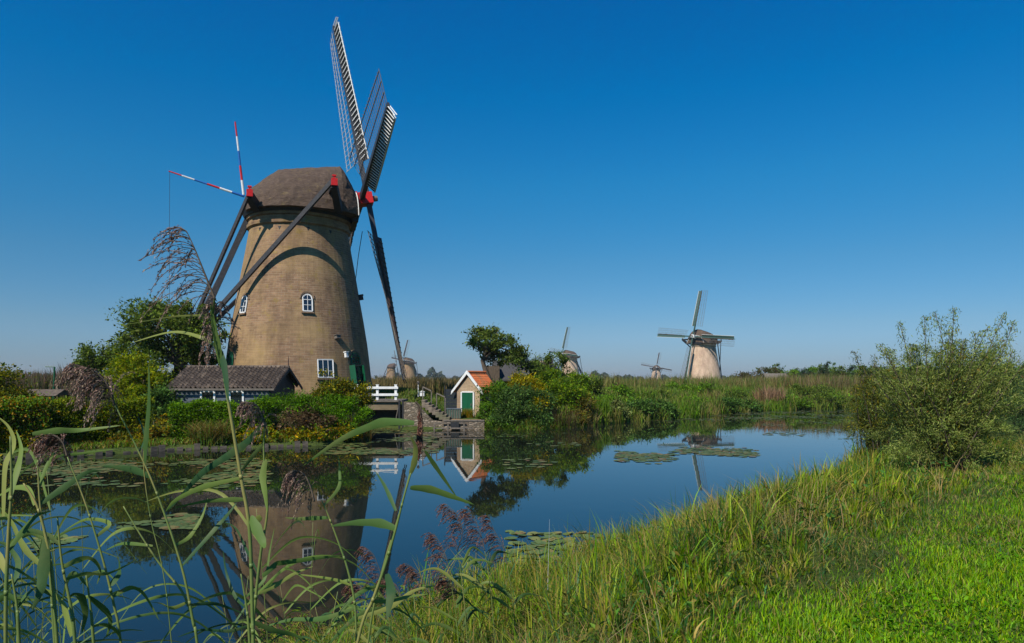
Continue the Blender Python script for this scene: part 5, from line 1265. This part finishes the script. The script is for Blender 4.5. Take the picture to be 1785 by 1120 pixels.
# unplumed copies filling the cluster behind the heroes
protos = []
for pi in range(4):
    H_ = random.uniform(1.5, 2.1); o = empty('reed', (0, 0, 0), '-', 'reed', 'leafy reeds in the left foreground cluster')
    bend = random.uniform(.1, .35); Q = [Vector((bend*(i/10)**2*H_*.4, 0, H_*i/10)) for i in range(11)]
    m = MB(); m.tube(Q, [.0036*(1-.07*i) for i in range(11)], 6); m.build('stem', M['reed_stem'], o, True)
    for k in range(12):
        f = .2+.78*k/12; i = int(f*10); b_ = Q[i].lerp(Q[min(i+1, 10)], f*10-i); a = random.uniform(0, 6.28); L = random.uniform(.3, .62)
        dx, dy = math.cos(a), math.sin(a); m = MB()
        Vv, Ff = ribbon([b_, b_+Vector((dx*L*.35, dy*L*.35, L*.35)), b_+Vector((dx*L*.75, dy*L*.75, L*.34)), b_+Vector((dx*L*1.1, dy*L*1.1, random.uniform(-.1, .15)))], random.uniform(.012, .022), random.uniform(-.4, .4), random.uniform(-.5, .5)); m.add(Vv, Ff); m.build('leaf', M['reed_leaf'], o, True)
    protos.append(o)
spots = []
for _ in range(24):
    Y_ = random.uniform(2.4, 5.2); px = random.triangular(-50, 230, 0) if _ < 16 else random.uniform(380, 640); spots.append(((px-CXP)/F*Y_, Y_))
for i, (x_, y_) in enumerate(spots):
    src = protos[i % 4]
    if i < 4: o = src; new = False
    else:
        o = src.copy(); COL.objects.link(o)
        for ch in list(src.children):
            c = ch.copy(); COL.objects.link(c); c.parent = o
    o.location = (x_, y_, gz(x_, y_)-.03)
    s = random.uniform(.8, 1.05) if x_ < -1.9 else random.uniform(.62, .8)
    top_z = EYE-((random.uniform(830, 1000) if i < 16 else random.uniform(930, 1060))-HZ)/F*y_; h0 = o.location.z
    s = max(.45, (top_z-h0)/1.8)
    o.scale = (s**.5, s**.5, s); o.rotation_euler = (random.gauss(0, .05), random.gauss(0, .05), random.uniform(0, 6.28))
    o['label'] = 'plumeless leafy green reed in the left foreground cluster' if i < 16 else 'plumeless leafy green reed in front of the windmill reflection'
    o['group'] = 'leafy reeds at the left foreground' if i < 16 else 'leafy reeds before the windmill reflection'
p1 = W(958, 905, 7.6); p2 = W(955, 1010, 7.6)
o = empty('fishing_rod', (p2[0], p2[1], p2[2]), 'thin bare white stalk standing upright above the lily pads', 'stalk'); o.name = 'dry_stalk'
m = MB(); m.tube([p1, p2, (p2[0], p2[1], max(0, gz(p2[0], p2[1])))], [.0012, .003, .004], 5); m.build('stem', M['slat'], o)

# ------------------------------------------------------------------ light, sky, camera
SUN = Vector((-.545, -.84, 0)).normalized(); EL = math.radians(47.5)
sv = Vector((SUN.x*math.cos(EL), SUN.y*math.cos(EL), math.sin(EL)))
ld = bpy.data.lights.new('sun', 'SUN'); ld.energy = 5.0; ld.angle = math.radians(.5); ld.color = (1, .93, .82)
lo = bpy.data.objects.new('sun', ld); COL.objects.link(lo); lo.rotation_euler = (-sv).to_track_quat('-Z', 'Y').to_euler()
wd_ = bpy.data.worlds.new('World'); scene.world = wd_; wd_.use_nodes = True; nt = wd_.node_tree
bg = nt.nodes['Background']; sky = nt.nodes.new('ShaderNodeTexSky'); sky.sky_type = 'NISHITA'; sky.sun_disc = False
sky.sun_elevation = EL; sky.sun_rotation = math.atan2(sv.x, sv.y); sky.air_density = 1.0; sky.dust_density = .35; sky.ozone_density = 3.0
hs = N(nt, 'ShaderNodeHueSaturation', Saturation=1.35, Value=1.0)
nt.links.new(sky.outputs[0], hs.inputs['Color'])
sx = N(nt, 'ShaderNodeSeparateXYZ'); nt.links.new(N(nt, 'ShaderNodeTexCoord').outputs['Generated'], sx.inputs[0])
# clear polarised air: deeper blue overhead, grey blue at the horizon
tint = ramp(nt, sx.outputs['Z'], [(0, (.275, .365, .62)), (.02, (.28, .38, .64)), (.075, (.335, .445, .585)), (.163, (.315, .54, .61)), (.274, (.17, .675, .735)), (.377, (.0, .70, .83)), (.47, (.0, .68, .87)), (1, (.04, .66, .86))])
mt_ = mix(nt, 1.0, hs.outputs[0], tint, 'MULTIPLY')
nt.links.new(mt_, bg.inputs['Color']); bg.inputs['Strength'].default_value = .124
cam = bpy.data.cameras.new('camera'); co = bpy.data.objects.new('camera', cam); COL.objects.link(co); scene.camera = co
co.location = (0, 0, EYE); co.rotation_euler = (math.radians(90), 0, 0)
cam.sensor_width = 36; cam.lens = 36*F/1785; cam.shift_y = (HZ-560)/1785; cam.clip_start = .05; cam.clip_end = 9000
scene.view_settings.view_transform = 'Standard'; scene.view_settings.look = 'None'; scene.view_settings.exposure = .2; scene.view_settings.gamma = 1
scene.cycles.max_bounces = 6; scene.cycles.transparent_max_bounces = 4; scene.cycles.caustics_reflective = False; scene.cycles.caustics_refractive = False
# ---- thin autumn haze over the polder
m = MB(); m.bb(-4050, 4050, -330, 5050, -2.5, 36.5)
hz = bpy.data.materials.new('haze_air'); hz.use_nodes = True; hn = hz.node_tree; hn.nodes.clear()
ho = N(hn, 'ShaderNodeOutputMaterial'); hv = N(hn, 'ShaderNodeVolumePrincipled', Density=.00014, Anisotropy=.2); hv.inputs['Color'].default_value = (.86, .92, 1, 1)
hn.links.new(hv.outputs[0], ho.inputs['Volume']); tag(m.build('haze', hz), kind='stuff')
